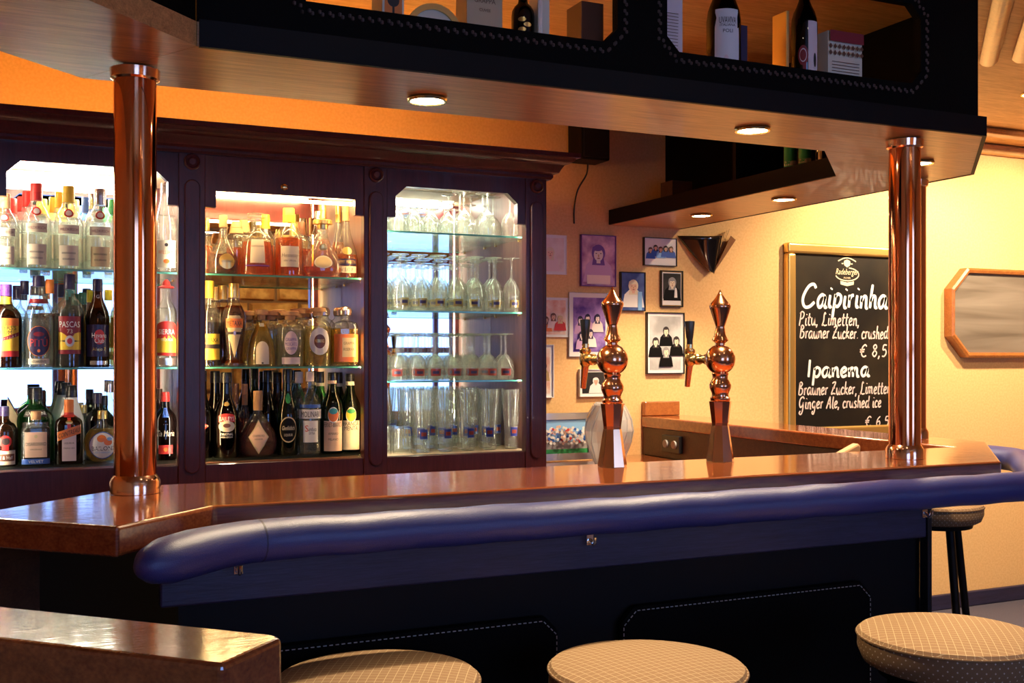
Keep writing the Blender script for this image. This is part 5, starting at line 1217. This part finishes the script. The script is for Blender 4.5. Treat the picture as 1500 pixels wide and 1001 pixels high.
# ------------------------------------------------------------------ octagonal slate on the right
Y8 = YW - .06
ax0, az1, az0 = xat(1395, Y8), zat(1430, 393, Y8), zat(1430, 524, Y8)
cx8, w8 = ax0 + .42, .84
oc = thing('octagonal_slate', 'wiped octagonal slate board in a copper brown wooden frame at the right edge', 'chalkboard', (cx8, YW - .001, az0))
h8 = az1 - az0; c8 = .12
def octa(ins): 
    a, b, c = w8 / 2 - ins, h8 - ins, c8 - ins * .42
    return [(-a + c, ins), (a - c, ins), (a, ins + c), (a, b - c), (a - c, b), (-a + c, b), (-a, b - c), (-a, ins + c)]
bm = bmesh.new()
rings = [[bm.verts.new((x, y, z)) for x, z in octa(i_)] for i_, y in ((.0, 0), (0, -.055), (.012, -.062), (.026, -.055), (.030, -.035))]
for r0, r1 in zip(rings, rings[1:]):
    for k in range(8): bm.faces.new((r0[k], r0[(k + 1) % 8], r1[(k + 1) % 8], r1[k]))
obj('frame', bm, 'frame_wood', oc)
obj('slate_face', prism_xz(octa(.029), -.034, -.002), 'slate', oc)

# ------------------------------------------------------------------ speaker on the wall, with cable
spx = xat(870, 4.45)
t = thing('wall_speaker', 'black loudspeaker in the shade high on the wall beside the cabinet', 'loudspeaker', (spx, YW, zat(868, 238, 4.5)))
obj('box', box(-.075, .075, -.17, -.03, 0, .26), 'black_paint', t, bevel=.008)
obj('bracket', box(-.02, .02, -.03, -.001, .08, .14), 'black_plastic', t)
obj('grille', box(-.066, .066, -.175, -.1705, .01, .25), 'black_plastic', t, bevel=.002)
c0 = Vector((0, -.09, 0))
obj('cable', tube(catmull([(0, -.09, .002), (.01, -.06, -.05), (-.015, -.02, -.12), (-.03, -.012, -.20), (-.03, -.010, -.28)], 5), .004, 6), 'black_plastic', t, 50)

# ------------------------------------------------------------------ things on the canopy shelf
def goods_box(label, px0, px1, Y, h, dpt, mat, dec=(), name='carton', z=S1 + .0012):
    x0, x1 = xat(px0, Y), xat(px1, Y)
    t = thing(name, label, 'box', ((x0 + x1) / 2, Y, z), 0, 'gift boxes on the canopy shelf')
    w_ = x1 - x0
    obj('carton', box(-w_ / 2, w_ / 2, 0, dpt, 0, h), mat, t, bevel=.001)
    q = 0
    for d_ in dec:
        q += 1
        if d_[0] == 'txt':
            _, s, cz, hh, m, mw = d_
            V, Fc = text_fit(s, hh, mw * w_)
            obj('printed_text', mesh_vf([(x, -.0008 - .0003 * q, cz + y) for x, y in V], Fc), m, t)
        else:
            k, cx, cz, ww, hh, m = d_
            pts = shape_pts(k, cx * w_, cz, ww * w_, hh)
            bm = bmesh.new(); bm.faces.new([bm.verts.new((x, -.0005 - .0003 * q, z_)) for x, z_ in pts])
            obj('printed_panel', bm, m, t)
    return t
YD = 2.36
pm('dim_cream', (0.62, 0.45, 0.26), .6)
goods_box('carton with small dark bird print on the canopy shelf', 560, 592, YD, .22, .08, 'paper', (('rect', 0, .125, .8, .10, 'orange'), ('ell', 0, .128, .55, .030, 'ink'), ('rect', 0, .105, .10, .03, 'ink')))
tin = thing('round_gift_tin', 'round gold rimmed tin standing on edge on the canopy shelf', 'tin', (xat(640, YD), YD + .02, S1 + .003), 0)
rt = .065
for nm, r0_, y0, y1, m in (('drum', rt, .0, .05, 'paper'), ('rim', rt + .004, -.004, .004, 'gold')):
    bm = rot_bm(loft([(-y1, r0_ if nm == 'drum' else r0_), (-y0, r0_)] if nm == 'drum' else [(-.004, rt - .010), (-.004, rt + .004), (.006, rt + .004), (.006, rt - .010), (-.004, rt - .010)], 40, cap=(nm == 'drum')), PI / 2, 'X')
    obj(nm, bm, m, tin, 40, (0, 0, rt + .004))
V = []
for k in range(9):
    a = k * .7; x, z = .010 * k - .04, rt + .055 * math.sin(a * 2.1)
    V += [('e', x, z - .025, .014, .014, 'brown'), ('e', x + .002, z - .025, .008, .007, 'paper')]
obj('printed_flourish', fig_mesh(V, 'printed_flourish'), None, tin, None, (0, -.002, 0))
goods_box('plain tan carton on the canopy shelf beside the tin', 684, 736, YD + .01, .24, .07, 'dim_cream', (('txt', 'GRAPPA', .155, .012, 'brown', .6), ('txt', 'CUVEE', .135, .007, 'brown', .5)))
bk = bottle('black bottle with golden flower relief on the canopy shelf', 766, YD + .045, S1 + .001, -20, 34, 'squat', 'glass_black', (.9, 'black_plastic'), None, tuple(('ell', .16 + .055 * k, .7, .05, 'gold', (.25 if k % 2 else -.25)) for k in range(9)) + (('txt', 'GIN', .08, .05, 'white', .8),), group='bottles on the canopy shelf')
goods_box('narrow white and gold carton on the canopy shelf', 788, 805, YD + .02, .25, .05, 'paper', (('rect', -.3, .12, .3, .24, 'silver'),))
goods_box('brown wooden box at the right end of the first canopy opening', 852, 884, YD + .02, .20, .08, 'brown')
goods_box('tall printed carton at the left of the second canopy opening', 962, 1000, YD, .25, .06, 'paper_pink', tuple(('rect', 0, .09 + .008 * k, .6, .0015, 'brown') for k in range(14)))
bottle('wine bottle with tall white label on the canopy shelf', 1060, YD + .045, S1 + .001, -62, 50, 'wine', 'glass_black', (.86, 'black_plastic'), None, (('rect', .36, 1.55, .50, 'white'), ('txt', 'UVAVIVA', .53, .045, 'ink', 1.0), ('txt', 'ITALIANA', .495, .018, 'ink', .9), ('txt', 'POLI', .455, .025, 'ink', .8), ('ell', .25, .3, .08, 'paper_pink', -.1, .0012)), group='bottles on the canopy shelf')
goods_box('slim dark carton right of the wine bottle on the canopy shelf', 1082, 1095, YD + .06, .215, .05, 'violet_black')
t = goods_box('gold edged glass plaque with red rosette on the canopy shelf', 1152, 1156, YD, .25, .06, 'gold')
bottle('dark bottle with red rosette ribbon and pale label on the canopy shelf', 1178, YD + .045, S1 + .001, -48, 38, 'std', 'glass_black', (.86, 'black_plastic'), None, (('rect', .37, .95, .46, 'paper_pink', .5), ('ell', .33, .28, .10, 'ink', .6, .0012), ('ell', .36, .75, .14, 'dark_red', -.35, .0018), ('ell', .36, .52, .095, 'paper_pink', -.35, .0024), ('ell', .36, .44, .08, 'dark_red', -.35, .0030), ('rect', .245, .25, .12, 'dark_red', -.25, .0016)), group='bottles on the canopy shelf')
goods_box('cream carton with lattice print and paragraph of text on the canopy shelf', 1213, 1263, YD, .215, .07, 'paper', tuple(('rect', 0, .080 + .0085 * k, .8, .0020, 'brown') for k in range(7)) + tuple(('dia', -.44 + .125 * k, .155 + .018 * j, .10, .016, 'brown') for k in range(8) for j in range(2)) + (('rect', 0, .20, .98, .03, 'dark_red'),))
# bottles on the side canopy
for i, px in enumerate((1157, 1178, 1204)):
    bottle('%s from the left of the green labelled bottles on the side canopy' % ORD[i], px, (3.40, 3.315, 3.214)[i], S1 + .001, 140, 20, 'wine', 'glass_black', (.86, 'black_plastic'), None, (('rect', .36, 2.4, .42, 'green'), ('rect', .19, 2.4, .06, 'paper')) if i < 2 else (('rect', .36, .6, .5, 'paper_gold', -.6),), group='bottles on the side canopy', X=2.74)
goods_box('dim wooden crate in the shade of the side canopy', 985, 1014, 4.22, .12, .10, 'dark_board', name='crate')

# ------------------------------------------------------------------ small things on the inside of the bar
t = thing('pepper_mill', 'small chrome knob of a shaker behind the bar edge', 'shaker', (xat(1152, 2.78), 2.78, 1.0))
obj('body', loft([(0, .02), (.07, .018), (.09, .012)], 16), 'chrome', t, 40); obj('knob', loft([(.09, .008), (.10, .013), (.112, .013), (.12, .0)], 16), 'chrome', t, 40)
obj('stand', box(-.05, .05, -.05, .05, -.06, -.001), 'dark_board', t)
t = thing('bar_cloth', 'folded pale bar cloth showing behind the bar edge', 'cloth', (xat(1228, 2.72), 2.72, .94))
bm = prism_xz([(-.06, 0), (.07, 0), (.085, .205), (.075, .215), (-.05, .165)], -.01, .02); obj('folded_cloth', bm, 'cork', t, bevel=.006)
sd = thing('under_bar_shelf', 'dark steel work shelf on the inside of the bar', 'shelf', (1.5, 2.75, 0))
obj('shelf_board', box(-1.0, .98, -.14, .14, .90, .938), 'dark_board', sd); obj('shelf_leg', box(-.95, -.9, -.1, .1, 0, .899), 'dark_board', sd); obj('shelf_leg', box(.9, .95, -.1, .1, 0, .899), 'dark_board', sd)

# ------------------------------------------------------------------ bar stools
def make_stool(label, loc, rz):
    t = thing('bar_stool', label, 'bar stool', loc, rz, 'round upholstered bar stools')
    Hs = .84
    obj('cushion', loft([(Hs - .080, 0), (Hs - .080, .168), (Hs - .072, .182), (Hs - .045, .193), (Hs - .018, .192)], 48, cap=False), 'seat_side', t, 50)
    obj('seat_top', loft([(Hs - .0175, .1925), (Hs - .008, .188), (Hs - .002, .165), (Hs + .003, .11), (Hs + .005, .05), (Hs + .005, 0)], 48, cap=False), 'seat_fabric', t, 50)
    ring = [(.1935 * math.cos(2 * PI * k / 48), .1935 * math.sin(2 * PI * k / 48), Hs - .017) for k in range(49)]
    obj('piping', tube(ring, .0032, 6, cap=False), 'seat_side', t, 60)
    obj('seat_plate', loft([(Hs - .100, .150), (Hs - .081, .155)], 32), 'black_paint', t, 40)
    for k in range(4):
        a = PI / 4 + k * PI / 2
        c, s = math.cos(a), math.sin(a)
        obj('leg', tube([(c * .11, s * .11, Hs - .101), (c * .20, s * .20, 0.0)], [.017, .014], 10), 'black_paint', t, 40)
    fr = [(.172 * math.cos(2 * PI * k / 32), .172 * math.sin(2 * PI * k / 32), .30) for k in range(33)]
    obj('foot_ring', tube(fr, .009, 8, cap=False), 'brass', t, 60)
    return t
def stool_at(px, py, hs=.84):
    d = (EYE - hs) * F_PX / (py - HOR); u = (px - 750) / F_PX
    return (d * (ST + u * CT), d * (CT - u * ST), 0)
s0 = make_stool('bar stool at the left, half cut off by the bottom edge', stool_at(553, 985), .3)
copy_tree(s0, stool_at(948, 968), 'beige diamond patterned bar stool in the middle', None, .9)
copy_tree(s0, stool_at(1391, 922), 'bar stool at the right end of the front row', None, .1)
copy_tree(s0, (3.42, 3.34, 0), 'far bar stool seen under the armrest beside the right end of the bar', None, .6)
